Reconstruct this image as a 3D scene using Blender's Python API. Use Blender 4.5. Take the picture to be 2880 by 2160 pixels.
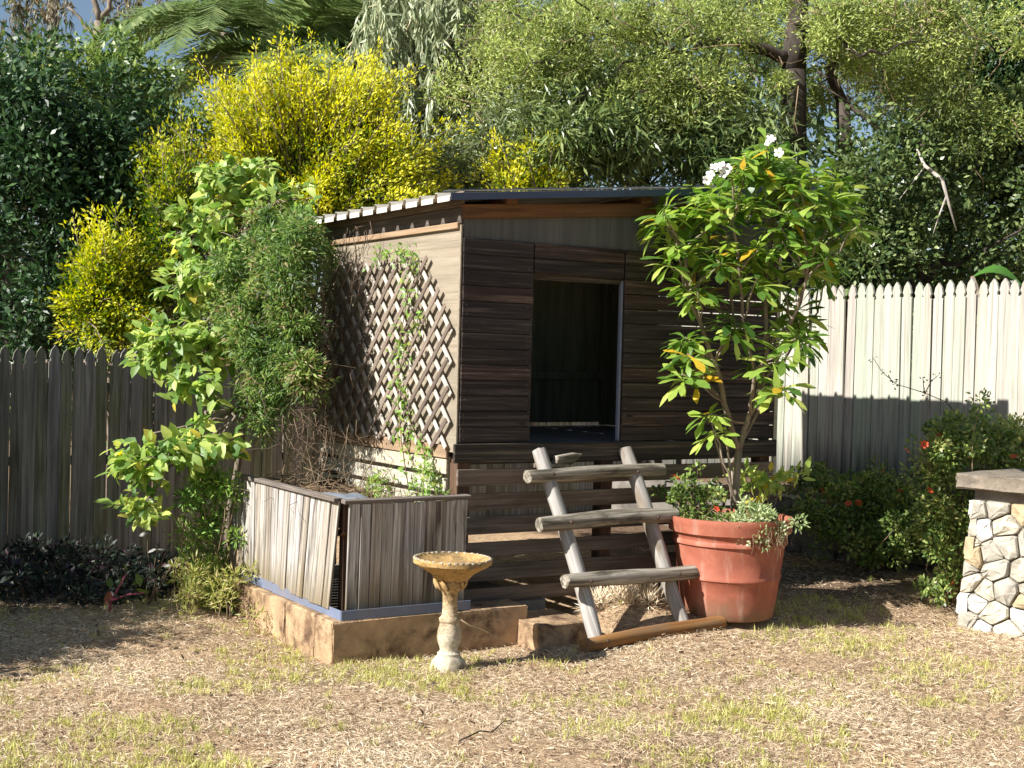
import bpy, bmesh, math, random
import numpy as np
from mathutils import Matrix, Vector, Euler
for _o in list(bpy.data.objects): bpy.data.objects.remove(_o)
SC = bpy.context.scene
COL = SC.collection
RNG = np.random.default_rng(7)
random.seed(7)
R = math.radians

# ------------------------------------------------------------------ camera
FPX = 3800.0
CAMZ = 1.6
pit, rol = math.atan(73 / FPX), 0.025
fw = np.array([0, math.cos(pit), -math.sin(pit)]); r0 = np.array([1.0, 0, 0]); u0 = np.array([0, math.sin(pit), math.cos(pit)])
rt = math.cos(rol) * r0 + math.sin(rol) * u0
up = -math.sin(rol) * r0 + math.cos(rol) * u0
cam_d = bpy.data.cameras.new('camera'); cam = bpy.data.objects.new('camera', cam_d); COL.objects.link(cam)
cam_d.sensor_width = 36.0; cam_d.sensor_fit = 'HORIZONTAL'; cam_d.lens = 36.0 * FPX / 2880
cam_d.clip_start = 0.05; cam_d.clip_end = 500
M = Matrix.Identity(4)
for i in range(3):
    M[i][0], M[i][1], M[i][2] = rt[i], up[i], -fw[i]
M[0][3], M[1][3], M[2][3] = 0, 0, CAMZ
cam.matrix_world = M
SC.camera = cam

# ------------------------------------------------------------------ world, sun, exposure
SUN_EL = R(37); SH = np.array([-0.87, -0.493]); SH /= np.linalg.norm(SH)
wd = bpy.data.worlds.new('World'); SC.world = wd; wd.use_nodes = True
nt = wd.node_tree; nt.nodes.clear()
wo = nt.nodes.new('ShaderNodeOutputWorld'); bg = nt.nodes.new('ShaderNodeBackground'); sk = nt.nodes.new('ShaderNodeTexSky')
sk.sky_type = 'NISHITA'; sk.sun_disc = False; sk.sun_elevation = SUN_EL; sk.sun_rotation = math.atan2(SH[0], SH[1])
sk.air_density = 1.0; sk.dust_density = 0.6; sk.ozone_density = 1.2
bg.inputs['Strength'].default_value = 0.055
nt.links.new(sk.outputs[0], bg.inputs[0]); nt.links.new(bg.outputs[0], wo.inputs[0])
sl = bpy.data.lights.new('sun', 'SUN'); sl.energy = 5.0; sl.angle = R(0.53); sl.color = (1.0, 0.97, 0.92)
so = bpy.data.objects.new('sun', sl); COL.objects.link(so)
sdir = Vector((SH[0] * math.cos(SUN_EL), SH[1] * math.cos(SUN_EL), math.sin(SUN_EL)))
so.rotation_euler = sdir.to_track_quat('Z', 'Y').to_euler(); so.location = (-6, -4, 9)
vs = SC.view_settings
vs.view_transform = 'Standard'; vs.look = 'None'; vs.gamma = 1.0; vs.exposure = 0.98; vs.use_curve_mapping = False
SC.cycles.max_bounces = 6; SC.cycles.diffuse_bounces = 3; SC.cycles.glossy_bounces = 2; SC.cycles.transmission_bounces = 4
SC.cycles.use_denoising = True

# ------------------------------------------------------------------ frames and helpers
TH = R(32)
FXv = np.array([math.cos(TH), math.sin(TH), 0]); BYv = np.array([-math.sin(TH), math.cos(TH), 0])
ORG = np.array([-0.302, 7.592, 0.0])
def l2w(u, v, z=0.0):
    q = ORG + FXv * u + BYv * v
    return Vector((q[0], q[1], z))
def w2l(x, y):
    dx, dy = x - ORG[0], y - ORG[1]
    return dx * FXv[0] + dy * FXv[1], dx * BYv[0] + dy * BYv[1]
def ray(px, py):
    return fw + (px - 1440) / FPX * rt - (py - 1080) / FPX * up
def W(px, py, D):
    return np.array([0, 0, CAMZ]) + ray(px, py) * D
def sstep(a, b, x):
    t = np.clip((x - a) / (b - a), 0, 1); return t * t * (3 - 2 * t)
def vnoise(x, y, s=1.0, seed=0):
    x = np.asarray(x, float) * s + seed * 13.7; y = np.asarray(y, float) * s - seed * 7.3
    return (np.sin(x * 1.7 + 1.3 * np.sin(y * 1.1)) + np.sin(y * 2.3 + 1.7 * np.sin(x * .9 + 2)) + np.sin((x + y) * 1.3 + 4)) / 3
def ground_h(x, y):
    x = np.asarray(x, float); y = np.asarray(y, float)
    u, v = w2l(x, y)
    h = 0.016 * vnoise(x, y, 1.6) + 0.008 * vnoise(x, y, 5.0, 3)
    h = h + 0.13 * sstep(.55, 1.3, u) * sstep(-1.0, -.35, v)
    h = h + 0.03 * sstep(1.4, 3.0, u)
    h = h + 0.10 * np.exp(-(((u - .95) / .35) ** 2 + ((v + .25) / .25) ** 2))
    h = h - 0.07 * sstep(1.5, 3.6, v) * sstep(.2, -1.2, u)
    h = h + 0.05 * np.exp(-(((u + 1.15) / .3) ** 2 + ((v - 1.0) / .6) ** 2))
    h = h + (0.47 - h * .3) * sstep(3.86, 3.96, u) * sstep(-2.6, -2.2, v)
    return h

def mesh_np(name, V, Fc, mat=None, smooth=False, attr=None):
    """V (n,3); Fc = list of faces or (m,k) array"""
    me = bpy.data.meshes.new(name)
    V = np.asarray(V, np.float32)
    if isinstance(Fc, np.ndarray):
        m, k = Fc.shape
        me.vertices.add(len(V)); me.vertices.foreach_set('co', V.ravel())
        me.loops.add(m * k); me.loops.foreach_set('vertex_index', Fc.astype(np.int32).ravel())
        me.polygons.add(m); me.polygons.foreach_set('loop_start', np.arange(0, m * k, k, dtype=np.int32))
        me.polygons.foreach_set('loop_total', np.full(m, k, np.int32))
        me.update(calc_edges=True)
    else:
        me.from_pydata([tuple(q) for q in V.tolist()], [], Fc); me.update()
    if attr is not None:
        a = me.attributes.new('col', 'FLOAT', 'POINT'); a.data.foreach_set('value', np.asarray(attr, np.float32))
    if smooth: me.polygons.foreach_set('use_smooth', np.ones(len(me.polygons), bool))
    if mat: me.materials.append(mat)
    return me
def obj(name, me, parent=None, loc=None, rot=None, mw=None):
    o = bpy.data.objects.new(name, me); COL.objects.link(o)
    if parent: o.parent = parent
    if mw is not None: o.matrix_local = mw
    else:
        if loc is not None: o.location = loc
        if rot is not None: o.rotation_euler = rot
    return o
def thing(name, label, cat, loc=(0, 0, 0), rz=0.0, group=None):
    o = bpy.data.objects.new(name, None); COL.objects.link(o); o.location = loc; o.rotation_euler = (0, 0, rz)
    o.empty_display_size = .1
    return tag(o, label, cat, group)
def tag(o, label=None, cat=None, group=None, kind=None):
    if label: o['label'] = label
    if cat: o['category'] = cat
    if group: o['group'] = group
    if kind: o['kind'] = kind
    return o
_bc = {}
def box(lx, ly, lz, mat, bev=.003):
    k = (round(lx, 4), round(ly, 4), round(lz, 4), mat.name, bev)
    if k not in _bc:
        bm = bmesh.new(); bmesh.ops.create_cube(bm, size=1.0)
        for q in bm.verts: q.co = Vector((q.co.x * lx, q.co.y * ly, q.co.z * lz))
        if bev: bmesh.ops.bevel(bm, geom=list(bm.edges), offset=min(bev, .3 * min(lx, ly, lz)), segments=1, affect='EDGES')
        me = bpy.data.meshes.new('board'); bm.to_mesh(me); bm.free(); me.materials.append(mat); _bc[k] = me
    return _bc[k]
def prism(pts, thick, mat, axis='y', bev=0.0):
    """2-D outline pts extruded by thick. axis 'y': pts=(x,z); 'x': pts=(y,z); 'z': pts=(x,y)"""
    n = len(pts); V = []
    for s in (-.5, .5):
        for a, b in pts:
            V.append({'y': (a, s * thick, b), 'x': (s * thick, a, b), 'z': (a, b, s * thick)}[axis])
    Fc = [list(range(n))[::-1], list(range(n, 2 * n))] + [[i, (i + 1) % n, n + (i + 1) % n, n + i] for i in range(n)]
    me = mesh_np('panel', V, Fc, mat)
    bm = bmesh.new(); bm.from_mesh(me); bmesh.ops.recalc_face_normals(bm, faces=list(bm.faces))
    if bev: bmesh.ops.bevel(bm, geom=list(bm.edges), offset=bev, segments=1, affect='EDGES')
    bm.to_mesh(me); bm.free(); return me
def tubes(name, paths, mat, sides=6, smooth=True, caps=True):
    """paths: list of (points (k,3), radii (k,)) joined into one mesh"""
    V, Fq, base = [], [], 0
    ang = np.linspace(0, 2 * math.pi, sides, endpoint=False)
    tri = []
    for P, rr in paths:
        P = np.asarray(P, float); k = len(P); rr = np.broadcast_to(np.asarray(rr, float), (k,))
        T = np.gradient(P, axis=0); T /= np.linalg.norm(T, axis=1)[:, None] + 1e-9
        ref = np.array([0, 0, 1.0]) if abs(T[0][2]) < .9 else np.array([1.0, 0, 0])
        A = np.cross(T, ref); A /= np.linalg.norm(A, axis=1)[:, None] + 1e-9
        B = np.cross(T, A)
        ring = P[:, None, :] + rr[:, None, None] * (np.cos(ang)[None, :, None] * A[:, None, :] + np.sin(ang)[None, :, None] * B[:, None, :])
        V.append(ring.reshape(-1, 3))
        for i in range(k - 1):
            for j in range(sides):
                a = base + i * sides + j; b = base + i * sides + (j + 1) % sides
                Fq.append([a, b, b + sides, a + sides])
        if caps:
            Fq.append([base + j for j in range(sides)][::-1]); Fq.append([base + (k - 1) * sides + j for j in range(sides)])
        base += k * sides
    me = mesh_np(name, np.concatenate(V), Fq, mat, smooth)
    return me
def lathe(name, prof, mat, n=40, smooth=True, wob=0.0):
    V = []; Fq = []
    for i, (r_, z) in enumerate(prof):
        for j in range(n):
            a = 2 * math.pi * j / n
            q = r_ * (1 + wob * math.sin(3 * a + i))
            V.append((q * math.cos(a), q * math.sin(a), z))
    for i in range(len(prof) - 1):
        for j in range(n):
            a = i * n + j; b = i * n + (j + 1) % n
            Fq.append([a, b, b + n, a + n])
    me = mesh_np(name, V, Fq, mat, smooth)
    try: me.set_sharp_from_angle(angle=R(50))
    except Exception: pass
    return me

# ------------------------------------------------------------------ materials
class NB:
    def __init__(s, name):
        s.m = bpy.data.materials.new(name); s.m.use_nodes = True; s.t = s.m.node_tree; s.t.nodes.clear()
        s.out = s.n('ShaderNodeOutputMaterial')
    def n(s, ty, **kw):
        q = s.t.nodes.new(ty)
        for k, v in kw.items(): setattr(q, k, v)
        return q
    def l(s, a, b): s.t.links.new(a, b)
    def val(s, node, key, v):
        node.inputs[key].default_value = v; return node
    def noise(s, vec, scale, detail=4, rough=.55, dist=0.0):
        q = s.n('ShaderNodeTexNoise'); q.inputs['Scale'].default_value = scale; q.inputs['Detail'].default_value = detail
        q.inputs['Roughness'].default_value = rough; q.inputs['Distortion'].default_value = dist
        if vec is not None: s.l(vec, q.inputs['Vector'])
        return q.outputs['Fac']
    def ramp(s, fac, stops):
        q = s.n('ShaderNodeValToRGB'); e = q.color_ramp.elements
        while len(e) < len(stops): e.new(.5)
        for el, (p_, c) in zip(e, stops): el.position = p_; el.color = (*c, 1) if len(c) == 3 else c
        s.l(fac, q.inputs[0]); return q.outputs['Color']
    def mix(s, fac, a, b, mode='MIX'):
        q = s.n('ShaderNodeMixRGB', blend_type=mode)
        if isinstance(fac, (int, float)): q.inputs[0].default_value = fac
        else: s.l(fac, q.inputs[0])
        for i, c in ((1, a), (2, b)):
            if isinstance(c, tuple): q.inputs[i].default_value = (*c, 1)
            else: s.l(c, q.inputs[i])
        return q.outputs[0]
    def math(s, op, a, b=0.0, clamp=False):
        q = s.n('ShaderNodeMath', operation=op, use_clamp=clamp)
        for i, c in ((0, a), (1, b)):
            if isinstance(c, (int, float)): q.inputs[i].default_value = c
            else: s.l(c, q.inputs[i])
        return q.outputs[0]
    def coords(s, scale=(1, 1, 1), rnd=True, kind='Object'):
        tc = s.n('ShaderNodeTexCoord'); mp = s.n('ShaderNodeMapping'); mp.inputs['Scale'].default_value = scale
        s.l(tc.outputs[kind], mp.inputs['Vector'])
        if rnd:
            oi = s.n('ShaderNodeObjectInfo'); ad = s.n('ShaderNodeVectorMath', operation='ADD'); cb = s.n('ShaderNodeCombineXYZ')
            m1 = s.math('MULTIPLY', oi.outputs['Random'], 91.0); m2 = s.math('MULTIPLY', oi.outputs['Random'], 57.0)
            for i, m_ in enumerate((m1, m2, m1)): s.l(m_, cb.inputs[i])
            s.l(mp.outputs[0], ad.inputs[0]); s.l(cb.outputs[0], ad.inputs[1]); return ad.outputs[0]
        return mp.outputs[0]
    def bsdf(s, color, rough=.8, bump=None, bstr=.3, bdist=.01, spec=.3, metal=0.0):
        q = s.n('ShaderNodeBsdfPrincipled'); s.l(color, q.inputs['Base Color']) if not isinstance(color, tuple) else q.inputs['Base Color'].__setattr__('default_value', (*color, 1))
        if isinstance(rough, (int, float)): q.inputs['Roughness'].default_value = rough
        else: s.l(rough, q.inputs['Roughness'])
        q.inputs['Specular IOR Level'].default_value = spec; q.inputs['Metallic'].default_value = metal
        if bump is not None:
            b = s.n('ShaderNodeBump'); b.inputs['Strength'].default_value = bstr; b.inputs['Distance'].default_value = bdist
            s.l(bump, b.inputs['Height']); s.l(b.outputs[0], q.inputs['Normal'])
        s.l(q.outputs[0], s.out.inputs[0]); return q
def grain_scale(axis, along, across):
    q = [across] * 3; q['xyz'.index(axis)] = along; return tuple(q)
def mat_wood(name, dark, mid, light, axis='x', across=38, along=1.6, stain=(.05, .04, .035), stain_amt=.45, tints=None, rough=.85, stain_sc=(2.2, 9), bstr=.5, spread=(.25, .5, .75), knots=False, grime=None):
    b = NB(name)
    g = b.noise(b.coords(grain_scale(axis, along, across)), 1.0, 6, .62, .6)
    c = b.ramp(g, [(spread[0], dark), (spread[1], mid), (spread[2], light)])
    fine = b.noise(b.coords(grain_scale(axis, along * 3, across * 5)), 1.0, 3, .6)
    c = b.mix(.32, c, b.ramp(fine, [(.3, tuple(x * .35 for x in mid)), (.6, light)]), 'OVERLAY')
    s_ = b.noise(b.coords(grain_scale(axis, stain_sc[0], stain_sc[1])), 1.0, 4, .6, .3)
    c = b.mix(b.math('MULTIPLY', b.ramp(s_, [(.5, (0, 0, 0)), (.68, (1, 1, 1))]), stain_amt), c, stain)
    if tints:
        oi = b.n('ShaderNodeObjectInfo')
        k = b.ramp(oi.outputs['Random'], [(i / len(tints), t) for i, t in enumerate(tints)])
        b.t.nodes[-1].color_ramp.interpolation = 'CONSTANT'
        c = b.mix(1.0, c, k, 'MULTIPLY')
    if knots:
        vo = b.n('ShaderNodeTexVoronoi'); b.l(b.coords(grain_scale(axis, 3.2, 11)), vo.inputs['Vector']); vo.inputs['Scale'].default_value = 1.0
        c = b.mix(b.ramp(vo.outputs['Distance'], [(.06, (1, 1, 1)), (.13, (0, 0, 0))]), c, tuple(x * .5 for x in dark))
    if grime:                                          # algae and splash dirt creeping up from the foot, ragged upper edge
        z0_, z1_, gc, ga = grime
        sp = b.n('ShaderNodeSeparateXYZ'); b.l(b.n('ShaderNodeTexCoord').outputs['Object'], sp.inputs[0])
        rag = b.noise(b.coords(grain_scale(axis, .6, 26)), 1.0, 4, .6)
        hz = b.math('ADD', sp.outputs['Z'], b.math('MULTIPLY', b.math('SUBTRACT', rag, .5), (z1_ - z0_) * 2.2))
        mr = b.n('ShaderNodeMapRange'); mr.inputs[1].default_value = z0_; mr.inputs[2].default_value = z1_; mr.inputs[3].default_value = ga; mr.inputs[4].default_value = 0.0
        b.l(hz, mr.inputs[0]); c = b.mix(mr.outputs[0], c, gc)
    hgt = b.mix(.4, g, fine)
    b.bsdf(c, rough, hgt, bstr, .004); return b.m
def mat_flat(name, color, var=.25, scale=8, rough=.7, bstr=.2, spec=.3, metal=0.0, dirt=None, dirt_amt=.5, dirt_sc=3.0, bdist=.006, rnd=True, fine=60):
    b = NB(name); co = b.coords((1, 1, 1), rnd)
    n1 = b.noise(co, scale, 5, .6); n2 = b.noise(co, fine, 3, .6)
    c = b.ramp(n1, [(.25, tuple(x * (1 - var) for x in color)), (.75, tuple(min(1, x * (1 + var)) for x in color))])
    if dirt:
        d = b.noise(co, dirt_sc, 6, .65, .4)
        c = b.mix(b.math('MULTIPLY', b.ramp(d, [(.48, (0, 0, 0)), (.66, (1, 1, 1))]), dirt_amt), c, dirt)
    b.bsdf(c, rough, b.mix(.5, n1, n2), bstr, bdist, spec, metal); return b.m
def mat_leaf(name, stops, rnd=False, rough=.42, trans=.35, spec=.4, tgain=1.5):
    b = NB(name)
    if rnd: f = b.n('ShaderNodeObjectInfo').outputs['Random']
    else:
        at = b.n('ShaderNodeAttribute'); at.attribute_name = 'col'; f = at.outputs['Fac']
    c = b.ramp(f, stops)
    tc = b.n('ShaderNodeTexCoord')
    n_ = b.noise(tc.outputs['Object'], 30, 2)
    c = b.mix(.25, c, b.ramp(n_, [(.3, (.25, .25, .25)), (.7, (.75, .75, .75))]), 'OVERLAY')
    q = b.bsdf(c, rough, spec=spec)
    tr = b.n('ShaderNodeBsdfTranslucent'); hs = b.n('ShaderNodeHueSaturation'); hs.inputs['Value'].default_value = tgain; hs.inputs['Saturation'].default_value = 1.1
    hs.inputs['Hue'].default_value = .502
    b.l(c, hs.inputs['Color']); b.l(hs.outputs[0], tr.inputs['Color'])
    mx = b.n('ShaderNodeMixShader'); mx.inputs[0].default_value = trans
    b.l(q.outputs[0], mx.inputs[1]); b.l(tr.outputs[0], mx.inputs[2]); b.l(mx.outputs[0], b.out.inputs[0]); return b.m

M_front = mat_wood('dark stained boards', (.022, .017, .015), (.06, .047, .041), (.21, .175, .15), 'x', 52, 1.5, (.015, .011, .013), .5, [(1, 1, 1), (1.25, 1.05, 1.0), (.85, .85, .9), (1.1, 1.1, .95), (.75, .7, .72)], .7, spread=(.36, .54, .74), knots=True)
M_under = mat_wood('brown underfloor slats', (.07, .058, .048), (.165, .14, .118), (.28, .25, .215), 'x', 40, 1.4, (.03, .022, .018), .4, [(1, 1, 1), (1.2, 1.1, 1), (.85, .85, .85)], .85)
M_beam = mat_wood('brown beam wood', (.06, .03, .015), (.15, .075, .032), (.26, .14, .06), 'x', 30, 1.6, (.04, .025, .02), .4, None, .8)
M_beamz = mat_wood('brown post wood', (.05, .03, .02), (.12, .07, .045), (.2, .13, .08), 'z', 30, 1.6, (.04, .025, .02), .4, None, .85)
M_grayp = mat_wood('grey weathered sheet', (.085, .085, .08), (.13, .132, .126), (.18, .18, .17), 'z', 24, 1.0, (.08, .08, .08), .4, None, .9, bstr=.2)
M_ply = mat_wood('tan plywood', (.22, .185, .14), (.32, .275, .21), (.4, .35, .275), 'y', 34, 1.2, (.2, .165, .12), .55, None, .85, (1.2, 3), .25)
M_latA = mat_wood('brown lattice strip', (.1, .08, .066), (.21, .175, .145), (.34, .29, .25), 'x', 60, 2, (.1, .08, .07), .3, [(1, 1, 1), (1.25, 1.2, 1.15), (.8, .75, .72)], .9)
M_latB = mat_wood('bleached lattice strip', (.3, .26, .22), (.47, .43, .38), (.62, .59, .54), 'x', 60, 2, (.3, .25, .2), .25, None, .9)
M_pale = mat_wood('pale weathered slats', (.32, .29, .23), (.48, .45, .38), (.6, .57, .49), 'x', 40, 1.2, (.28, .25, .2), .4, [(1, 1, 1), (.9, .92, .88), (1.05, 1, .92)], .9)
M_brown2 = mat_wood('tan brown board', (.22, .15, .09), (.36, .26, .17), (.45, .34, .23), 'x', 35, 1.4, (.12, .08, .05), .5, None, .9)
M_fenR = mat_wood('bleached picket wood', (.27, .26, .235), (.45, .44, .4), (.58, .57, .52), 'z', 46, 1.0, (.27, .24, .21), .55, [(1, .99, .95), (1.02, .99, .9), (.95, .9, .88), (1, .98, .93), (.87, .81, .79), (1.02, .99, .93), (.95, .98, .91), (.86, .95, .84), (1, .96, .9), (.91, .98, .89)], .95, (1.0, 9), .4, grime=(.3, .62, (.05, .05, .045), .85))
M_fenL = mat_wood('grey green picket wood', (.085, .08, .07), (.27, .26, .235), (.48, .465, .43), 'z', 40, 1.0, (.075, .08, .04), .65, [(1, 1, 1), (.95, 1.0, .85), (1.05, 1.05, 1.12), (.85, .85, .8), (.9, .95, .75), (1.1, 1.08, 1.1)], .95, (1.0, 9), .4)
M_plant = mat_wood('silvery planter palings', (.13, .112, .098), (.38, .355, .33), (.66, .64, .61), 'z', 34, 1.0, (.05, .038, .03), .9, [(1, 1, 1), (.93, .91, .85), (1.05, 1.04, 1.02), (.82, .76, .68), (.95, .94, .93)], .95, (1.5, 15), .5, spread=(.3, .48, .66), grime=(-.26, -.08, (.17, .13, .07), .75))
M_plcap = mat_wood('dark planter capping', (.1, .085, .07), (.2, .17, .145), (.33, .29, .25), 'x', 40, 1.4, (.05, .045, .04), .5, None, .95)
M_logA = mat_wood('weathered grey log', (.09, .078, .058), (.25, .22, .175), (.46, .43, .37), 'x', 44, 1.8, (.035, .032, .02), .85, None, .95, (4, 14), 1.0, spread=(.34, .5, .66))
M_logB = mat_wood('pale bleached log', (.17, .15, .13), (.36, .34, .315), (.55, .53, .505), 'x', 44, 1.6, (.17, .125, .08), .8, None, .9, (2, 7), .5)
M_logC = mat_wood('orange brown log', (.13, .06, .02), (.28, .145, .05), (.42, .25, .1), 'x', 38, 1.5, (.16, .12, .08), .45, None, .9, (3, 8), .8)
M_floor = mat_wood('worn grey floor boards', (.1, .11, .14), (.19, .2, .24), (.28, .3, .34), 'x', 30, 1.4, (.05, .05, .06), .3, None, .38)
M_in = mat_wood('dark inner lining', (.1, .12, .09), (.18, .21, .155), (.26, .29, .22), 'z', 20, 1.2, (.02, .02, .02), .3, None, .9)
M_roof = mat_flat('cream roof sheet', (.62, .58, .5), .1, 3, .5, .05, .4, 0, (.35, .3, .22), .4)
M_navy = mat_flat('navy roof flashing', (.035, .055, .11), .15, 5, .45, .05, .5)
M_steel = mat_flat('blue grey painted steel', (.15, .18, .26), .15, 6, .55, .08, .4, 0, (.22, .18, .15), .45, 7)
M_conc = mat_flat('stained tan concrete', (.41, .28, .165), .35, 10, .95, .9, .2, 0, (.1, .058, .036), .95, 5.5, .014)
M_concg = mat_flat('grey rough concrete', (.2, .18, .155), .3, 9, .95, .7, .2, 0, (.09, .08, .07), .7, 4, .012)
def mat_pot():
    b = NB('terracotta pot wall'); co = b.coords((1, 1, 1), False)
    n1 = b.noise(co, 7, 6, .65, .3); n2 = b.noise(co, 90, 3, .6); n3 = b.noise(b.coords((14, 14, 1.6), False), 1.0, 4, .6)
    c = b.ramp(n1, [(.25, (.25, .075, .045)), (.55, (.35, .11, .066)), (.8, (.44, .17, .11))])
    sp = b.n('ShaderNodeSeparateXYZ'); b.l(b.n('ShaderNodeTexCoord').outputs['Object'], sp.inputs[0])
    def band(z0, z1, amt):
        mr = b.n('ShaderNodeMapRange'); mr.inputs[1].default_value = z0; mr.inputs[2].default_value = z1; mr.inputs[3].default_value = amt; mr.inputs[4].default_value = 0.0
        b.l(b.math('ADD', sp.outputs['Z'], b.math('MULTIPLY', b.math('SUBTRACT', n1, .5), .3)), mr.inputs[0]); return mr.outputs[0]
    c = b.mix(band(.02, .15, .8), c, (.2, .12, .07))
    c = b.mix(b.math('MULTIPLY', b.ramp(n3, [(.54, (0, 0, 0)), (.7, (1, 1, 1))]), .4), c, (.5, .36, .28))
    c = b.mix(b.math('MULTIPLY', b.ramp(n2, [(.6, (0, 0, 0)), (.75, (1, 1, 1))]), .25), c, (.12, .06, .04))
    b.bsdf(c, .72, b.mix(.5, n1, n2), .3, .004, .3); return b.m
M_pot = mat_pot()
M_soil = mat_flat('dry brown soil', (.12, .075, .045), .45, 12, 1.0, .8, .1, 0, (.2, .14, .09), .5, 5, .02)
M_tarp = mat_flat('grey plastic sheet', (.2, .22, .25), .15, 6, .45, .4, .4)
M_red = mat_flat('red petals', (.55, .06, .025), .2, 20, .6, .1)
M_white = mat_flat('white petals', (.82, .8, .76), .05, 20, .55, .05)
M_bark = mat_wood('dark rough bark', (.03, .024, .02), (.075, .06, .048), (.14, .115, .095), 'z', 16, 2.5, (.03, .025, .02), .3, None, .95, bstr=1.0)
M_bark2 = mat_wood('grey brown bark', (.14, .11, .085), (.26, .21, .165), (.4, .345, .285), 'z', 26, 4, (.12, .1, .07), .3, None, .9)
M_dead = mat_flat('dry dead stems', (.24, .17, .105), .5, 6, .9, .1)
M_tang = mat_flat('old brown vine stems', (.14, .1, .068), .6, 6, .9, .1)
M_palebark = mat_wood('pale gum bark', (.28, .25, .21), (.45, .41, .36), (.6, .56, .5), 'z', 12, 2.5, (.2, .17, .14), .3, None, .85)

# ------------------------------------------------------------------ ground
def mat_ground():
    b = NB('dry lawn soil'); co = b.coords((1, 1, 1), False)
    a = b.noise(co, 2.2, 5, .6); f = b.noise(co, 22, 6, .68); g = b.noise(co, 120, 3, .7)
    c = b.ramp(f, [(.25, (.17, .1, .06)), (.5, (.43, .3, .18)), (.75, (.62, .47, .3))])
    c = b.mix(b.math('MULTIPLY', b.ramp(a, [(.45, (0, 0, 0)), (.7, (1, 1, 1))]), .45), c, (.4, .255, .17))
    c = b.mix(.5, c, b.ramp(g, [(.3, (.15, .15, .15)), (.7, (.85, .85, .85))]), 'OVERLAY')
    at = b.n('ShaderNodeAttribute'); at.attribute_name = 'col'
    earth_shade = b.ramp(f, [(.3, (.075, .048, .032)), (.7, (.24, .16, .105))])  # bare soil colour, darkened to paint in the deep shade there
    c = b.mix(at.outputs['Fac'], c, earth_shade)
    b.bsdf(c, 1.0, b.mix(.5, f, g), 1.0, .02, .1); return b.m
def bare(x, y):  # strawless soil areas, which also take the painted shade tone
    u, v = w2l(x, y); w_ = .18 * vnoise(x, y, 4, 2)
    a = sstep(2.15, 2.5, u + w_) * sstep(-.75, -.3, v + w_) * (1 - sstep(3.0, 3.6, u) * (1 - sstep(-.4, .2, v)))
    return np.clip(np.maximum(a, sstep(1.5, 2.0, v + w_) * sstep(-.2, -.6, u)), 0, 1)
M_ground = mat_ground()
def axis_pts(segs):
    out = []
    for a, b_, st in segs: out += list(np.arange(a, b_, st))
    return np.array(out + [segs[-1][1]])
gx = axis_pts([(-140, -30, 22), (-30, -8, 2.2), (-8, -3.6, .4), (-3.6, 4.6, .055), (4.6, 9, .4), (9, 30, 2.2), (30, 140, 22)])
gy = axis_pts([(-60, -8, 13), (-8, 3.6, .8), (3.6, 12, .055), (12, 18, .4), (18, 40, 2.2), (40, 160, 24)])
GX, GY = np.meshgrid(gx, gy); GZ = ground_h(GX, GY)
nx, ny = len(gx), len(gy); idx = np.arange(nx * ny).reshape(ny, nx)
gf = np.stack([idx[:-1, :-1], idx[:-1, 1:], idx[1:, 1:], idx[1:, :-1]], -1).reshape(-1, 4)
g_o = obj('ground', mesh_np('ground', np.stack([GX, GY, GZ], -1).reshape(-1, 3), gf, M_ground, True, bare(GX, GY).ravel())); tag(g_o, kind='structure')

# ------------------------------------------------------------------ picket fences
def picket_mesh(w, h, t, mat):
    a = w / 2
    pts = [(-a, 0), (a, 0), (a, h - .125), (a - .013, h - .118), (a - .013, h - .098), (a - .004, h - .088), (a * .62, h - .036), (0, h),
           (-a * .62, h - .036), (-a + .004, h - .088), (-a + .013, h - .098), (-a + .013, h - .118), (-a, h - .125)]
    return prism(pts, t, mat, 'y')
def fence(label, p0, p1, pitch, w, zb, zt, mat, railmat, side):
    p0 = Vector(p0); p1 = Vector(p1); d = p1 - p0; L = d.length; rz = math.atan2(d.y, d.x)
    t = thing('picket_fence', label, 'fence', (p0.x, p0.y, 0), rz)
    hs = [picket_mesh(w + dw, zt - zb + dh, .018, mat) for dh, dw in ((0, 0), (-.014, -.004), (.012, .002), (-.006, .003), (.005, -.003))]
    n = int(L / pitch)
    for i in range(n):
        x = (i + .5) * pitch
        o = obj('picket', random.choice(hs), t, (x, random.uniform(-.004, .004), zb), (random.uniform(-.012, .012), random.uniform(-.007, .007), random.uniform(-.02, .02)))
    for z in (zb + .28, (zb + zt) / 2, zt - .3):
        obj('rail', box(L, .04, .07, railmat), t, (L / 2, side * .032, z))
    for i in range(int(L / 2.2) + 1):
        obj('post', box(.09, .09, zt - zb + .1, M_bark2), t, (min(.1 + i * 2.2, L - .06), side * .1, (zb + zt) / 2 - .15))
    return t
fence('bleached white picket fence on raised bed behind the potted tree', l2w(4.47, 4.0), l2w(4.47, -.75), .1, .0955, .40, 2.27, M_fenR, M_fenL, 1)
fence('shaded grey green picket fence at the left behind the planter', l2w(-3.6, 3.85), l2w(4.4, 3.85), .09, .087, -.12, 1.60, M_fenL, M_fenL, 1)

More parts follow.
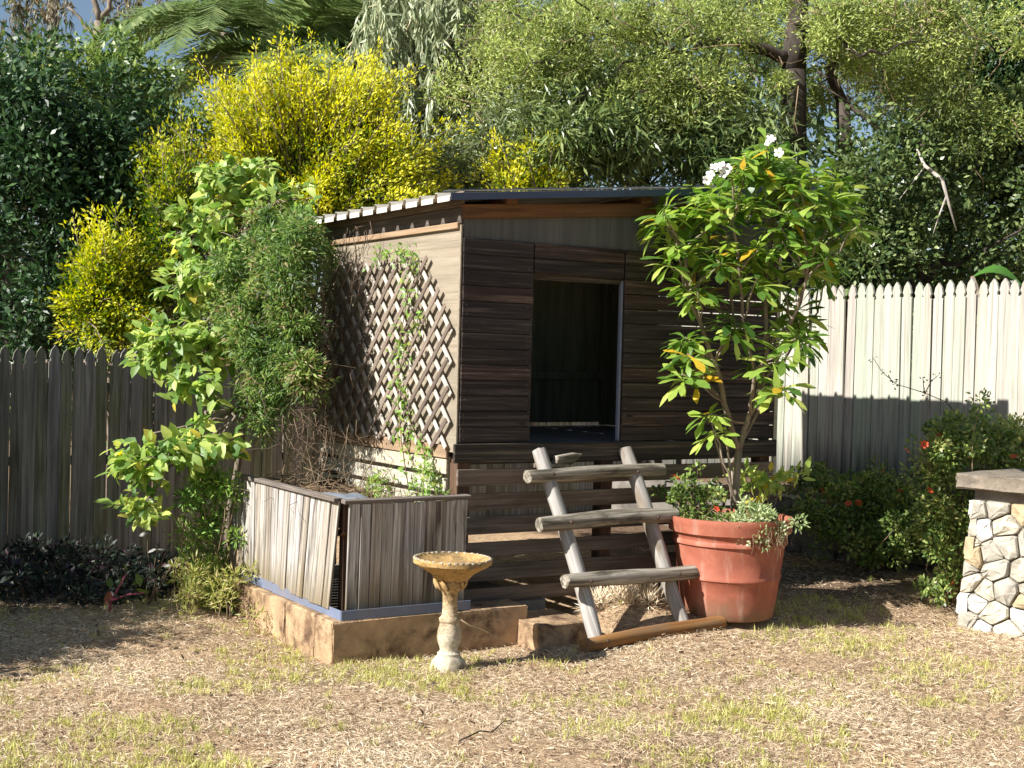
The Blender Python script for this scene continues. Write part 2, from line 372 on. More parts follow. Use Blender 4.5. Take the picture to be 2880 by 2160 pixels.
# ------------------------------------------------------------------ plinth, planter
HZ = math.atan2(FXv[1], FXv[0])
t = thing('concrete_plinth', 'low tan concrete plinth under the planter box', 'plinth', l2w(0, 0, 0), HZ)
def rough_box(x0, x1, y0, y1, z0, z1, mat, amp=.006, step=.07, seed=0):
    bm = bmesh.new(); bmesh.ops.create_cube(bm, size=1.0)
    for q in bm.verts: q.co = Vector(((x0 + x1) / 2 + q.co.x * (x1 - x0), (y0 + y1) / 2 + q.co.y * (y1 - y0), (z0 + z1) / 2 + q.co.z * (z1 - z0)))
    bmesh.ops.bevel(bm, geom=list(bm.edges), offset=.008, segments=1, affect='EDGES')
    cuts = max(1, int(max(x1 - x0, y1 - y0) / step / 3))
    bmesh.ops.subdivide_edges(bm, edges=list(bm.edges), cuts=min(cuts, 4), use_grid_fill=True)
    rr = random.Random(seed)
    for q in bm.verts: q.co += Vector((rr.uniform(-amp, amp), rr.uniform(-amp, amp), rr.uniform(-amp, amp)))
    bmesh.ops.recalc_face_normals(bm, faces=list(bm.faces))
    me = bpy.data.meshes.new('block'); bm.to_mesh(me); bm.free(); me.materials.append(mat)
    me.polygons.foreach_set('use_smooth', np.ones(len(me.polygons), bool))
    try: me.set_sharp_from_angle(angle=R(40))
    except Exception: pass
    return me
PV0 = -.275
obj('concrete_block', rough_box(-.865, .325, PV0, PV0 + .22, -.12, .22, M_conc, .004, seed=1), t)
obj('concrete_block', rough_box(-.865, -.66, PV0 + .225, .345, -.12, .222, M_conc, .004, seed=2), t)
obj('concrete_block', rough_box(-.868, -.66, .35, 1.05, -.12, .219, M_conc, .004, seed=3), t)
obj('concrete_block', rough_box(-.862, -.66, 1.056, 1.55, -.12, .221, M_conc, .004, seed=4), t)
obj('slab', rough_box(-.655, .6, PV0 + .225, 1.6, -.1, .2, M_concg, .003, seed=5), t)
t = thing('concrete_step', 'small grey concrete step half buried in dirt by the ladder foot', 'step', l2w(.26, -.49, 0), HZ)
obj('block', rough_box(0, .36, 0, .4, -.1, .15, M_conc, .006, seed=6), t)

t = thing('planter_box', 'weathered paling planter box with blue steel edging beside the cubby house', 'planter', l2w(0, 0, 0), HZ)
def pal(w, h, bev=.003): return box(w, .016, h, M_plant, bev)
nL = 16; y0, y1 = -.085, 1.245
for i in range(nL):                                   # left panel palings (face -u)
    f = (i + .5) / nL; v = y0 + (y1 - y0) * f
    lean = .10 * (1 - f) ** 1.5
    h = .555 + .012 * f
    w_ = (y1 - y0) / nL - .003
    o = obj('paling', pal(round(w_ + random.choice((-.002, 0, .001)), 4), round(h, 2)), t, (-.795 + random.uniform(-.004, .004), v - lean * .4, .262 + h / 2 + random.uniform(-.004, .004)),
            (lean * .9 + random.uniform(-.008, .008), random.uniform(-.01, .01), math.pi / 2 + random.uniform(-.03, .03)))
nF = 11; x0, x1 = -.755, -.045
for i in range(nF):
    f = (i + .5) / nF; x = x0 + (x1 - x0) * f; h = .56
    obj('paling', pal(round((x1 - x0) / nF - .0025 + random.choice((-.002, 0, .001)), 4), h), t, (x, -.2 + random.uniform(-.004, .004), .258 + h / 2 + random.uniform(-.004, .003)),
        (random.uniform(-.008, .008), .012 + random.uniform(-.006, .006), random.uniform(-.03, .03)))
obj('steel_edging', box(.77, .005, .052, M_steel, .001), t, (-.425, -.262, .248))
obj('steel_edging', box(.77, .05, .004, M_steel, .001), t, (-.425, -.236, .224))
obj('steel_edging', box(.92, .005, .052, M_steel, .001), t, (-.812, .2, .2485), (0, 0, math.pi / 2 + .004))
obj('steel_edging', box(.62, .005, .052, M_steel, .001), t, (-.8105, .975, .2495), (0, .006, math.pi / 2 - .006))
obj('capping', box(.76, .05, .022, M_plcap), t, (-.40, -.187, .831), (.05, -.004, 0))
obj('capping', box(1.36, .05, .022, M_plcap), t, (-.79, .545, .838), (0, -.006, math.pi / 2 + .01))
obj('corner_post', box(.05, .05, .6, M_beamz), t, (-.72, -.1, .52))
obj('corner_post', box(.05, .05, .6, M_beamz), t, (-.75, 1.2, .52))
obj('paling', pal(.09, .66), t, (-.80, 1.32, .53), (.06, .02, math.pi / 2))
n_ = 26
px_, py_ = np.meshgrid(np.linspace(-.77, -.03, n_), np.linspace(-.17, 1.5, 2 * n_))
pz_ = .70 + .05 * vnoise(px_, py_, 5) + .03 * vnoise(px_, py_, 14, 2) + .05 * sstep(.4, 1.3, py_)
ii = np.arange(n_ * 2 * n_).reshape(2 * n_, n_)
obj('soil', mesh_np('soil', np.stack([px_, py_, pz_], -1).reshape(-1, 3), np.stack([ii[:-1, :-1], ii[:-1, 1:], ii[1:, 1:], ii[1:, :-1]], -1).reshape(-1, 4), M_soil, True), t)
# crumpled sheet lying in the planter
n_ = 14
sx, sy = np.meshgrid(np.linspace(-.17, .17, n_), np.linspace(-.12, .12, n_))
sz = .035 * np.exp(-((sx / .1) ** 2 + (sy / .09) ** 2)) + .022 * np.abs(np.sin(sx * 21 + sy * 13)) + .014 * np.sin(sy * 40 + sx * 9) + .01
ii = np.arange(n_ * n_).reshape(n_, n_)
o = obj('plastic_sheet', mesh_np('plastic_sheet', np.stack([sx, sy, sz], -1).reshape(-1, 3), np.stack([ii[:-1, :-1], ii[:-1, 1:], ii[1:, 1:], ii[1:, :-1]], -1).reshape(-1, 4), M_tarp), None, l2w(-.6, .1, .775), (0, .15, .5))
tag(o, 'crumpled grey plastic sheet lying in the planter box', 'plastic sheet')

# ------------------------------------------------------------------ cubby house
cub = thing('cubby_house', 'dark timber cubby house on stilts with open doorway and lattice side', 'playhouse', l2w(0, 0, 0), HZ)
CW, CD = 2.37, 1.86
def bd(name, mat, L, T, Hh, loc, rot=(0, 0, 0), jit=.0015, bev=.003):
    j = lambda: random.uniform(-jit, jit)
    return obj(name, box(L, T, Hh, mat, bev), cub, (loc[0] + j(), loc[1] + j(), loc[2]), (rot[0] + j(), rot[1] + j() * .6, rot[2] + j()))
nb = 13; bz0, bz1 = 1.115, 2.27; bp = (bz1 - bz0) / nb
for i in range(nb):
    z = bz0 + (i + .5) * bp
    gap = .003 if i not in (8, 9, 10) else .006
    bd('wall_board', M_front, .47, .018, bp - .003, (.24, -.009, z), jit=.002)
    if z > 2.1: bd('wall_board', M_front, .645, .018, bp - .003, (.803, -.009, z), jit=.002)
    bd('wall_board', M_front, CW - 1.137, .018, bp - gap, ((1.137 + CW) / 2, -.009, z), jit=.002)
bd('door_lintel', M_front, .66, .012, .05, (.8, .012, 2.085), (0, 0, 0))
bd('sill_board', M_front, CW + .05, .02, .108, (CW / 2 - .01, -.03, 1.056), bev=.004)
bd('door_jamb', M_steel, .014, .03, .97, (1.127, .012, 1.6))
bd('door_jamb', M_in, .02, .05, .97, (.478, .028, 1.6))
obj('gable_panel', prism([(.012, 2.262), (CW, 2.262), (CW, 2.57), (.012, 2.385)], .008, M_grayp, 'y'), cub, (0, .004, 0))
sl_ = math.atan(.085)
obj('front_beam', box(CW + .01, .045, .078, M_beam), cub, (CW / 2, -.014, 2.413 + .085 * CW / 2), (0, -sl_, 0))
RS = .1; ra = math.atan(RS)
for u_ in (.30, 1.26, 2.2): obj('rafter', box(.075, CD, .045, M_beam), cub, (u_, CD / 2 - .05, 2.468 + .085 * u_), (0, -sl_, 0))
# roof sheets, ribs run along u
def roof_sheet(v0, nr, u0_, u1_, pitch=.19):
    prof = []
    for k in range(nr):
        a = v0 + k * pitch
        prof += [(a, 0), (a + .145, 0), (a + .156, .028), (a + .179, .028)]
    prof += [(v0 + nr * pitch, 0)]
    V, Fq = [], []
    zz = lambda u: 2.492 + RS * u
    for th in (0, .003):
        for u in (u0_, u1_):
            for a, h in prof: V.append((u, a, zz(u) + h + th))
    n = len(prof)
    for i in range(n - 1):
        Fq += [[i, i + 1, n + i + 1, n + i], [2 * n + i, 3 * n + i, 3 * n + i + 1, 2 * n + i + 1], [i, 2 * n + i, 2 * n + i + 1, i + 1], [n + i, n + i + 1, 3 * n + i + 1, 3 * n + i]]
    for k in range(nr):                                # turned-down end of each pan
        for u, s in ((u0_, -1), (u1_, 1)):
            b = len(V); a0, a1 = v0 + k * pitch + .006, v0 + k * pitch + .143
            for du in (0, .003):
                for a, dz in ((a0, 0.004), (a1, 0.004), (a1, -.026), (a0, -.026)): V.append((u + s * (.001 + du), a, zz(u) + dz + .003 * math.sin(k * 3.1)))
            Fq += [[b, b + 1, b + 2, b + 3], [b + 7, b + 6, b + 5, b + 4], [b, b + 4, b + 5, b + 1], [b + 1, b + 5, b + 6, b + 2], [b + 2, b + 6, b + 7, b + 3], [b + 3, b + 7, b + 4, b]]
    return mesh_np('roof_sheet', V, Fq, M_roof)
for k in range(3): obj('roof_sheet', roof_sheet(-.13 + k * .76 - .0, 4 if k < 2 else 3, -.15, 2.6), cub, (0, 0, -.0012 * k))
obj('barge_flashing', box(2.77, .004, .04, M_navy, .001), cub, (1.225, -.137, 2.489 + RS * 1.225), (0, -ra, 0))
obj('barge_flashing', box(2.77, .1, .003, M_navy, .001), cub, (1.225, -.088, 2.526 + RS * 1.225), (0, -ra, 0))
# left wall
obj('side_panel', prism([(.0, 1.06), (CD, 1.06), (CD, 2.345), (.0, 2.345)], .012, M_ply, 'x'), cub, (-.006, 0, 0))
obj('side_trim', box(CD, .02, .035, M_brown2), cub, (-.022, CD / 2, 2.335), (0, 0, math.pi / 2))
for k in range(2): obj('eave_board', box(CD, .014, .088, M_under), cub, (.006 + .004 * k, CD / 2 + .002, 2.395 + .091 * k), (0, 0, math.pi / 2))
obj('corner_trim', box(.012, .012, 1.28, M_ply, .002), cub, (-.007, -.006, 1.7))
obj('base_board', box(CD - .08, .02, .075, M_brown2), cub, (-.02, CD / 2 + .03, 1.06), (0, 0, math.pi / 2))
for k in range(5):
    z = .974 - k * .109
    bd('side_slat', M_pale, CD - .09, .018, .084, (-.012, CD / 2 + .04, z), (0, 0, math.pi / 2))
for z0_, z1_, du in ((.87, .965, 0), (.731, .826, .03), (.592, .692, .005), (.46, .545, .02), (.325, .417, .03), (.201, .284, .02)):
    bd('front_slat', M_under, CW - du, .02, z1_ - z0_, (CW / 2 + du / 2, -.011, (z0_ + z1_) / 2), jit=.003)
for u_, v_ in ((.05, .045), (1.05, .045), (2.32, .045), (.05, CD - .05), (1.05, CD - .05), (2.32, CD - .05)):
    obj('stump_post', box(.085, .085, 1.0, M_beamz), cub, (u_, v_, .52))
for v_ in (.06, .6, 1.2, CD - .06): obj('floor_joist', box(CW - .04, .045, .085, M_under), cub, (CW / 2, v_, 1.03))
for k in range(13): bd('floor_board', M_floor, CW - .02, .139, .02, (CW / 2, .085 + k * .142, 1.09))
obj('back_wall', box(CW, .016, 1.32, M_in), cub, (CW / 2, CD - .01, 1.785))
for z_, h_ in ((1.47, .73), (2.34, .44)): obj('right_wall', box(.016, CD - .03, h_, M_in), cub, (CW - .012, CD / 2, z_))
obj('right_wall', box(.016, .62, .29, M_in), cub, (CW - .012, CD - .33, 1.98))
for v_ in (.03, CD - .04): obj('wall_stud', box(.05, .04, 1.35, M_in), cub, (CW - .05, v_, 1.78))
obj('noggin', box(CW - .1, .04, .06, M_in), cub, (CW / 2, CD - .04, 1.48)); obj('wall_stud', box(.06, .04, 1.3, M_in), cub, (1.62, CD - .04, 1.76))
obj('corner_trim', box(.03, .02, 1.55, M_pale), cub, (CW + .016, -.012, 1.55))
nv, nf = [], []
M_nail = mat_flat('dull nail', (.16, .15, .14), .4, 9, .6)
for i in range(nb):
    z = bz0 + (i + .5) * bp
    for u_ in (.03, .44, 1.16, 1.75, 2.3):
        for dz in (-.022, .022):
            if random.random() < .45: continue
            b_ = len(nv); c_ = (u_ + random.uniform(-.006, .006), z + dz + random.uniform(-.004, .004))
            nv += [(c_[0] + .0035 * math.cos(a), -.0205, c_[1] + .0035 * math.sin(a)) for a in np.arange(6) * math.pi / 3]; nf.append(list(range(b_, b_ + 6)))
tag(obj('nail_heads', mesh_np('nail_heads', nv, nf, M_nail), cub), kind='stuff')
# diamond lattice strips, each clipped to the panel outline
def clip_seg(p, d, lo, hi, topf):
    ts = np.linspace(-3, 3, 1200); q = p[None] + ts[:, None] * d[None]
    ok = (q[:, 0] > lo[0]) & (q[:, 0] < hi[0]) & (q[:, 1] > lo[1]) & (q[:, 1] < topf(q[:, 0]))
    if ok.sum() < 25: return None
    return ts[ok].min(), ts[ok].max()
topf = lambda v: np.where(v > .35, 2.17, 1.88 + (v - .03) * .9)
for layer, (d, u_, mt, th) in enumerate(((np.array([-1, 1.0]) / math.sqrt(2), -.047, M_latA, .008), (np.array([1, 1.0]) / math.sqrt(2), -.036, M_latB, .008))):
    for k in range(-14, 24):
        p = np.array([.02 + k * .172 + (0 if layer == 0 else .06), 1.1])
        c = clip_seg(p, d, (.035, 1.085), (1.78, 0), topf)
        if c is None: continue
        a, b_ = c[0] - random.uniform(0, .03), c[1] + random.uniform(-.05, .03)
        m_ = p + d * (a + b_) / 2; L = b_ - a
        mw = Matrix.Translation((u_, m_[0], m_[1])) @ Matrix(((0, 1, 0), (d[0], 0, -d[1]), (d[1], 0, d[0]))).to_4x4()
        obj('lattice_strip', box(round(L, 2), th, .03, mt, .0015), cub, mw=mw)
for v_ in (.3, 1.0, 1.7): obj('lattice_batten', box(.03, .03, .02, M_latA), cub, (-.022, v_, 1.15))

# ------------------------------------------------------------------ ladder of logs
lad = thing('log_ladder', 'log ladder with four round rungs leaning up to the cubby doorway', 'ladder', l2w(0, 0, 0), HZ)
def log_mesh(L, r_, mat, seed, flat=0.0, taper=.0):
    rr = random.Random(seed); n, k = 14, 11; V = []; Fq = []
    ph = [rr.uniform(0, 6) for _ in range(4)]
    for i in range(k):
        s = i / (k - 1); x = (s - .5) * L
        for j in range(n):
            a = 2 * math.pi * j / n
            q = r_ * (1 + taper * (s - .5)) * (1 + .05 * math.sin(2 * a + ph[0] + s) + .035 * math.sin(3 * a + ph[1] + s * 4) + .03 * math.sin(s * 9 + ph[2]) + rr.uniform(-.02, .02))
            if abs(s - .3 - .1 * ph[0] / 6) < .06 and abs(a - ph[1]) < .5: q *= 1.1
            if i in (0, k - 1): q *= .95
            V.append((x + (rr.uniform(-.006, .006) if i in (0, k - 1) else 0), q * math.cos(a) + .009 * math.sin(s * 4 + ph[3]), q * math.sin(a) + .005 * math.sin(s * 6 + ph[2])))
    for i in range(k - 1):
        for j in range(n):
            a = i * n + j; b_ = i * n + (j + 1) % n; Fq.append([a, b_, b_ + n, a + n])
    Fq.append([j for j in range(n)][::-1]); Fq.append([(k - 1) * n + j for j in range(n)])
    me = mesh_np('log', V, Fq, mat, True)
    bm = bmesh.new(); bm.from_mesh(me); bmesh.ops.recalc_face_normals(bm, faces=list(bm.faces)); bm.to_mesh(me); bm.free()
    try: me.set_sharp_from_angle(angle=R(60))
    except Exception: pass
    return me
def put_log(name, a, b_, r_, mat, seed, parent, roll=0.0, taper=0.0):
    a = Vector(a); b_ = Vector(b_); d = b_ - a
    q = d.to_track_quat('X', 'Z').to_matrix().to_4x4()
    return obj(name, log_mesh(d.length, r_, mat, seed, taper=taper), parent, mw=Matrix.Translation((a + b_) / 2) @ q @ Matrix.Rotation(roll, 4, 'X'))
put_log('side_rail', (.585, -.60, .03), (.519, -.06, 1.07), .041, M_logB, 11, lad)
put_log('side_rail', (1.215, -.59, .06), (1.129, -.055, 1.07), .042, M_logB, 12, lad)
put_log('rung', (.375, -.150, .932), (1.355, -.150, .948), .042, M_logA, 13, lad)
put_log('rung', (.355, -.325, .682), (1.325, -.325, .692), .043, M_logA, 14, lad, 1)
put_log('rung', (.415, -.505, .375), (1.405, -.505, .383), .044, M_logA, 15, lad, 2)
put_log('rung', (.44, -.655, .055), (1.44, -.625, .10), .043, M_logC, 16, lad, 3)
M_bolt = mat_flat('rusty bolt head', (.09, .06, .045), .4, 20, .6, .3)
for z_, v_ in ((.942, -.192), (.688, -.368), (.38, -.549), (.075, -.69)):
    for u_ in (.525 + (1 - z_) * .062, 1.135 + (1 - z_) * .082): obj('bolt', lathe('bolt', [(0, 0), (.011, 0), (.012, .004), (.007, .01), (0, .011)], M_bolt, 8), lad, (u_, v_ + .004, z_), (math.pi / 2, 0, 0))
# small timber offcut lying on the sill log
o = obj('timber_offcut', prism([(-.11, -.02), (.02, -.035), (.1, .02), (.05, .03), (-.09, .025)], .05, M_logA, 'y', .006), None, l2w(.70, -.085, 1.02), (0, -.08, HZ + .1))
tag(o, 'short splintered timber offcut wedged beside the left ladder rail', 'offcut')
t = thing('timber_stump', 'short dark square stump behind the ladder near the pot', 'stump', l2w(1.19, -.2, .12), HZ + .2)
obj('stump', rough_box(-.035, .035, -.035, .035, -.06, .15, M_beamz, .004, seed=9), t)

# ------------------------------------------------------------------ bird bath
bb = thing('bird_bath', 'small yellow sandstone bird bath on turned pedestal', 'bird bath', l2w(-.36, -.60, 0), 0)
def mat_stone(name, c1, c2, d):
    b = NB(name); co = b.coords((1, 1, 1), False)
    n1 = b.noise(co, 9, 6, .65); n2 = b.noise(co, 70, 3, .6)
    sx_ = b.n('ShaderNodeSeparateXYZ'); b.l(b.n('ShaderNodeTexCoord').outputs['Object'], sx_.inputs[0])
    hz = b.math('ADD', b.math('MULTIPLY', sx_.outputs['Z'], 1.6), b.math('MULTIPLY', b.math('SUBTRACT', n1, .5), .9))
    c = b.ramp(hz, [(.25, c2), (.75, c1)])
    c = b.mix(b.math('MULTIPLY', b.ramp(n1, [(.5, (0, 0, 0)), (.62, (1, 1, 1))]), .75), c, d)
    c = b.mix(.4, c, b.ramp(n2, [(.35, (.2, .2, .2)), (.65, (.8, .8, .8))]), 'OVERLAY')
    b.bsdf(c, .95, b.mix(.5, n1, n2), .6, .006, .15); return b.m
M_sand = mat_stone('yellow sandstone', (.4, .25, .1), (.5, .44, .33), (.12, .09, .05))
bbz = ground_h(l2w(-.36, -.6).x, l2w(-.36, -.6).y)
ped = [(0, -.04), (.094, -.04), (.095, .018), (.09, .035), (.084, .05), (.066, .07), (.058, .082), (.06, .09), (.05, .098), (.046, .108), (.05, .125), (.06, .15), (.063, .175), (.06, .2), (.053, .23), (.049, .247), (.053, .252), (.054, .268), (.047, .275), (.04, .285), (.038, .33), (.038, .385), (.044, .405), (.062, .425), (.07, .445), (.066, .46), (.05, .47), (0, .47)]
obj('pedestal', lathe('pedestal', ped, M_sand, 36, True, .006), bb, (0, 0, bbz))
bowl = [(0, .455), (.06, .458), (.085, .47), (.11, .498), (.15, .522), (.185, .54), (.202, .552), (.203, .572), (.194, .58), (.184, .572), (.15, .553), (.1, .54), (0, .535)]
bo = obj('bowl', lathe('bowl', bowl, M_sand, 48, True, .004), bb, (0, 0, bbz), (.0, .015, 0))
for i in range(34):
    a = 2 * math.pi * (i + .25 * math.sin(i * 7.1)) / 34
    obj('rim_bead', rough_box(-.008, .008, -.013, .013, -.005, .005, M_sand, .002, seed=i % 4), bo, (.194 * math.cos(a), .196 * math.sin(a), .577), (0, 0, a))
for i in range(10):
    a = 2 * math.pi * i / 10
    cu = [(.078 * math.cos(a + q * .22) * (1 - .12 * q), .078 * math.sin(a + q * .22) * (1 - .12 * q), .447 - .03 * q) for q in (-1, -.5, 0, .5, 1)]
    obj('carved_leaf', tubes('carved_leaf', [(cu, [.004, .008, .01, .008, .004])], M_sand, 5), bb, (0, 0, bbz))

# ------------------------------------------------------------------ leaf builders
def unit(a): return a / (np.linalg.norm(a, axis=-1, keepdims=True) + 1e-9)
SHAPES = {
    'rhomb': (np.array([[0, 0, 0], [.42, .5, .0], [1, 0, 0], [.42, -.5, 0]]), np.array([[0, 3, 2, 1]])),
    'leaf': (np.array([[0, 0, 0], [.35, .5, .10], [.35, 0, 0], [.35, -.5, .10], [.75, .33, .07], [.75, 0, 0], [.75, -.33, .07], [1, 0, -.02]]),
             [[0, 2, 1], [0, 3, 2], [1, 2, 5, 4], [2, 3, 6, 5], [4, 5, 7], [5, 6, 7]]),
    'spoon': (np.array([[0, .06, 0], [0, -.06, 0], [.3, .13, .02], [.3, -.13, .02], [.55, .3, .05], [.55, -.3, .05], [.78, .5, .05], [.78, -.5, .05], [.92, .3, .02], [.92, -.3, .02], [1.03, 0, 0]]),
              [[0, 1, 3, 2], [2, 3, 5, 4], [4, 5, 7, 6], [6, 7, 9, 8], [8, 9, 10]]),
    'blade': (np.array([[0, .5, 0], [0, -.5, 0], [.55, -.42, 0], [.55, .42, 0], [1, 0, 0]]), [[0, 1, 2, 3], [3, 2, 4]]),
}
def tri_faces(fs):
    o = []
    for f in fs:
        f = list(f)
        for i in range(1, len(f) - 1): o.append([f[0], f[i], f[i + 1]])
    return np.array(o)
def leaf_mesh(name, P, D, N, L, Wd, col, mat, shape='rhomb', droop=0.0):
    tv, tf = SHAPES[shape]
    tf = tri_faces(tf) if not (isinstance(tf, np.ndarray) and tf.shape[1] == 4) else tf
    n = len(P); k = len(tv)
    D = unit(D); S = unit(np.cross(N, D)); N = np.cross(D, S)
    L = np.broadcast_to(L, (n,)); Wd = np.broadcast_to(Wd, (n,)); droop = np.broadcast_to(droop, (n,))
    a = tv[:, 0][None] * L[:, None]; s = tv[:, 1][None] * Wd[:, None]
    h = tv[:, 2][None] * Wd[:, None] - droop[:, None] * (tv[:, 0] ** 2)[None] * L[:, None]
    V = P[:, None] + a[..., None] * D[:, None] + s[..., None] * S[:, None] + h[..., None] * N[:, None]
    Fc = (tf[None] + (np.arange(n) * k)[:, None, None]).reshape(-1, tf.shape[1])
    return mesh_np(name, V.reshape(-1, 3), Fc, mat, False, np.repeat(np.clip(col, 0, 1), k))
def rdir(n, rng=RNG): return unit(rng.normal(size=(n, 3)))
def ellip(n, c, r_, p=.4, rng=RNG):
    return np.asarray(c)[None] + rdir(n, rng) * (rng.random((n, 1)) ** p) * np.asarray(r_)[None]
def clump_leaves(cc, cr, n, out=.8, rnd=.7, zb=0.0, sq=(1, 1, .8), shell=.45, rng=RNG):
    """cc (K,3), cr (K,) -> P, D, N, col-bias for n leaves per clump"""
    K = len(cc); d = rdir(K * n, rng)
    rr = (rng.random(K * n) ** shell)[:, None]
    c = np.repeat(cc, n, 0); q = np.repeat(cr, n)[:, None]
    P = c + d * rr * q * np.asarray(sq)[None]
    D = unit(out * d + rnd * rng.normal(size=(K * n, 3)) * .6 + np.array([0, 0, zb]))
    N = unit(d * .8 + rng.normal(size=(K * n, 3)) * .55 + np.asarray(sdir) * .9)
    cl = np.repeat(rng.normal(size=K) * .12, n)
    return P, D, N, cl
def limb(a, b_, r0_, r1_, k=6, wob=.06, sag=0.0, rng=RNG):
    a = np.asarray(a, float); b_ = np.asarray(b_, float); s = np.linspace(0, 1, k)[:, None]
    L = np.linalg.norm(b_ - a)
    P = a + (b_ - a) * s + rng.normal(size=(k, 3)) * wob * L * np.sin(s * math.pi) + np.array([0, 0, 1]) * sag * L * np.sin(s * math.pi)
    return P, np.linspace(r0_, r1_, k)
def tree(name, label, cat, base, group=None):
    return thing(name, label, cat, (base[0], base[1], base[2]), 0, group)
def rel(P, t): return np.asarray(P) - np.asarray(t.location)
def gbase(px, D):
    w_ = W(px, 1100, D); return np.array([w_[0], w_[1], float(ground_h(w_[0], w_[1])) - .03])

ML_dark = mat_leaf('glossy dark leaf', [(0, (.015, .036, .014)), (.45, (.03, .072, .024)), (.8, (.065, .13, .042)), (1, (.14, .21, .075))], rough=.42, trans=.18, spec=.4)
ML_gold = mat_leaf('golden leaf', [(0, (.04, .09, .012)), (.3, (.15, .24, .02)), (.5, (.5, .52, .03)), (1, (.82, .75, .06))], rough=.55, trans=.42, tgain=1.15)
ML_gum = mat_leaf('grey green gum leaf', [(0, (.1, .13, .06)), (.5, (.28, .33, .18)), (.85, (.48, .51, .32)), (1, (.44, .34, .18))], rough=.42, trans=.2)
ML_fine = mat_leaf('fresh fine leaf', [(0, (.07, .1, .03)), (.4, (.23, .29, .065)), (.75, (.42, .49, .12)), (.93, (.54, .58, .19)), (1, (.4, .34, .24))], rough=.5, trans=.3)
ML_mid = mat_leaf('olive green leaf', [(0, (.03, .06, .02)), (.5, (.105, .155, .045)), (1, (.3, .36, .13))], rough=.35, trans=.25)
ML_palm = mat_leaf('palm leaflet', [(0, (.07, .11, .045)), (.5, (.19, .26, .1)), (1, (.38, .44, .2))], rough=.38, trans=.35)
ST_big = [(0, (.07, .16, .035)), (.3, (.2, .32, .07)), (.65, (.42, .52, .13)), (.92, (.6, .62, .16)), (1, (.66, .5, .05))]
ML_big = mat_leaf('broad lime leaf', ST_big, trans=.42, rough=.45); ML_bigo = mat_leaf('broad lime leaf single', ST_big, True, trans=.42, rough=.45)
ML_vine = mat_leaf('fine vine leaf', [(0, (.05, .12, .025)), (.5, (.15, .29, .05)), (.85, (.28, .43, .08)), (1, (.42, .46, .13))], rough=.5, trans=.35)
ML_mound = mat_leaf('fine mound leaf', [(0, (.035, .075, .02)), (.5, (.12, .21, .045)), (.8, (.25, .35, .08)), (.94, (.4, .42, .14)), (1, (.34, .24, .13))], rough=.5, trans=.35)
ST_fr = [(0, (.055, .125, .025)), (.4, (.16, .28, .045)), (.75, (.36, .48, .09)), (.98, (.54, .6, .16)), (.988, (.6, .42, .04)), (1, (.55, .34, .03))]
ML_fr = mat_leaf('spoon leaf', ST_fr, trans=.42, rough=.38); ML_fro = mat_leaf('spoon leaf single', ST_fr, True, trans=.42, rough=.38)
ML_pale = mat_leaf('pale silvery leaf', [(0, (.16, .24, .08)), (.6, (.34, .42, .18)), (1, (.6, .62, .42))], rough=.6, trans=.35)
ML_shrub = mat_leaf('small shrub leaf', [(0, (.035, .075, .02)), (.5, (.12, .19, .04)), (.85, (.27, .35, .09)), (1, (.42, .42, .14))], rough=.4, trans=.3)
ML_purp = mat_leaf('purple green leaf', [(0, (.02, .03, .02)), (.5, (.03, .045, .03)), (.8, (.06, .025, .045)), (1, (.07, .12, .04))], rough=.45, trans=.2)
ML_straw = mat_leaf('straw blade', [(0, (.27, .185, .115)), (.35, (.52, .4, .265)), (.75, (.74, .62, .44)), (1, (.85, .77, .6))], rough=.7, trans=.15, spec=.2)
ML_grass = mat_leaf('green grass blade', [(0, (.28, .3, .07)), (.5, (.48, .48, .14)), (1, (.7, .65, .3))], rough=.55, trans=.35)

# ------------------------------------------------------------------ background vegetation
def clump_tree(name, label, cat, base, blobs, K, cr, n, ls, lw, mat, cmean=.5, csd=.2, trunk_r=.08, bark=M_bark, shape='rhomb', out=.8, zb=0.0, rnd=.7, group=None, sq=(1, 1, .8), nl=7, shell=.45, droop=.1):
    t = tree(name, label, cat, base, group)
    C = np.concatenate([ellip(K, c, r_, .38) for c, r_ in blobs])
    rr = cr * RNG.uniform(.6, 1.35, len(C))
    P, D, N, cl = clump_leaves(C, rr, n, out, rnd, zb, sq, shell)
    m = len(P)
    obj('crown', leaf_mesh('crown', rel(P, t), D, N, ls * RNG.uniform(.6, 1.3, m), lw * RNG.uniform(.7, 1.25, m), cmean + cl + RNG.normal(size=m) * csd, mat, shape, droop * RNG.random(m)), t)
    b = np.zeros(3); paths = []
    top_ = np.mean([c for c, _ in blobs], 0) - np.asarray(base)
    paths.append(limb(b, top_, trunk_r, trunk_r * .5, 7, .03))
    for i in range(nl):
        e = C[RNG.integers(len(C))] - np.asarray(base); s = RNG.uniform(.25, .95)
        paths.append(limb(top_ * s, e, trunk_r * .45, trunk_r * .08, 6, .06))
    obj('trunk', tubes('trunk', paths, bark, 7), t)
    return t
# far continuous wood
def far_wood():
    C = []; rr = []
    for i in range(900):
        x = RNG.uniform(-30, 30); D = RNG.uniform(20, 27)
        zt = 8.5 + 1.5 * math.sin(x * .5 + 1) + RNG.uniform(-1, 1.5)
        if -8.6 < x < -5.2: zt = 5.3 + RNG.uniform(-.6, .4)
        C.append((x, D, RNG.uniform(.2, zt))); rr.append(RNG.uniform(.6, 1.2))
    P, D, N, cl = clump_leaves(np.array(C), np.array(rr), 190, .7, .8, -.2, (1, 1, .85)); m = len(P)
    o = obj('far_wood', leaf_mesh('far_wood', P, D, N, RNG.uniform(.16, .34, m), RNG.uniform(.05, .1, m), .42 + cl + RNG.normal(size=m) * .2, ML_mid))
    tag(o, 'wooded backdrop of mixed green trees far beyond the fences', None, None, 'stuff')
far_wood()
def ctr(px, py, D): return W(px, py, D)
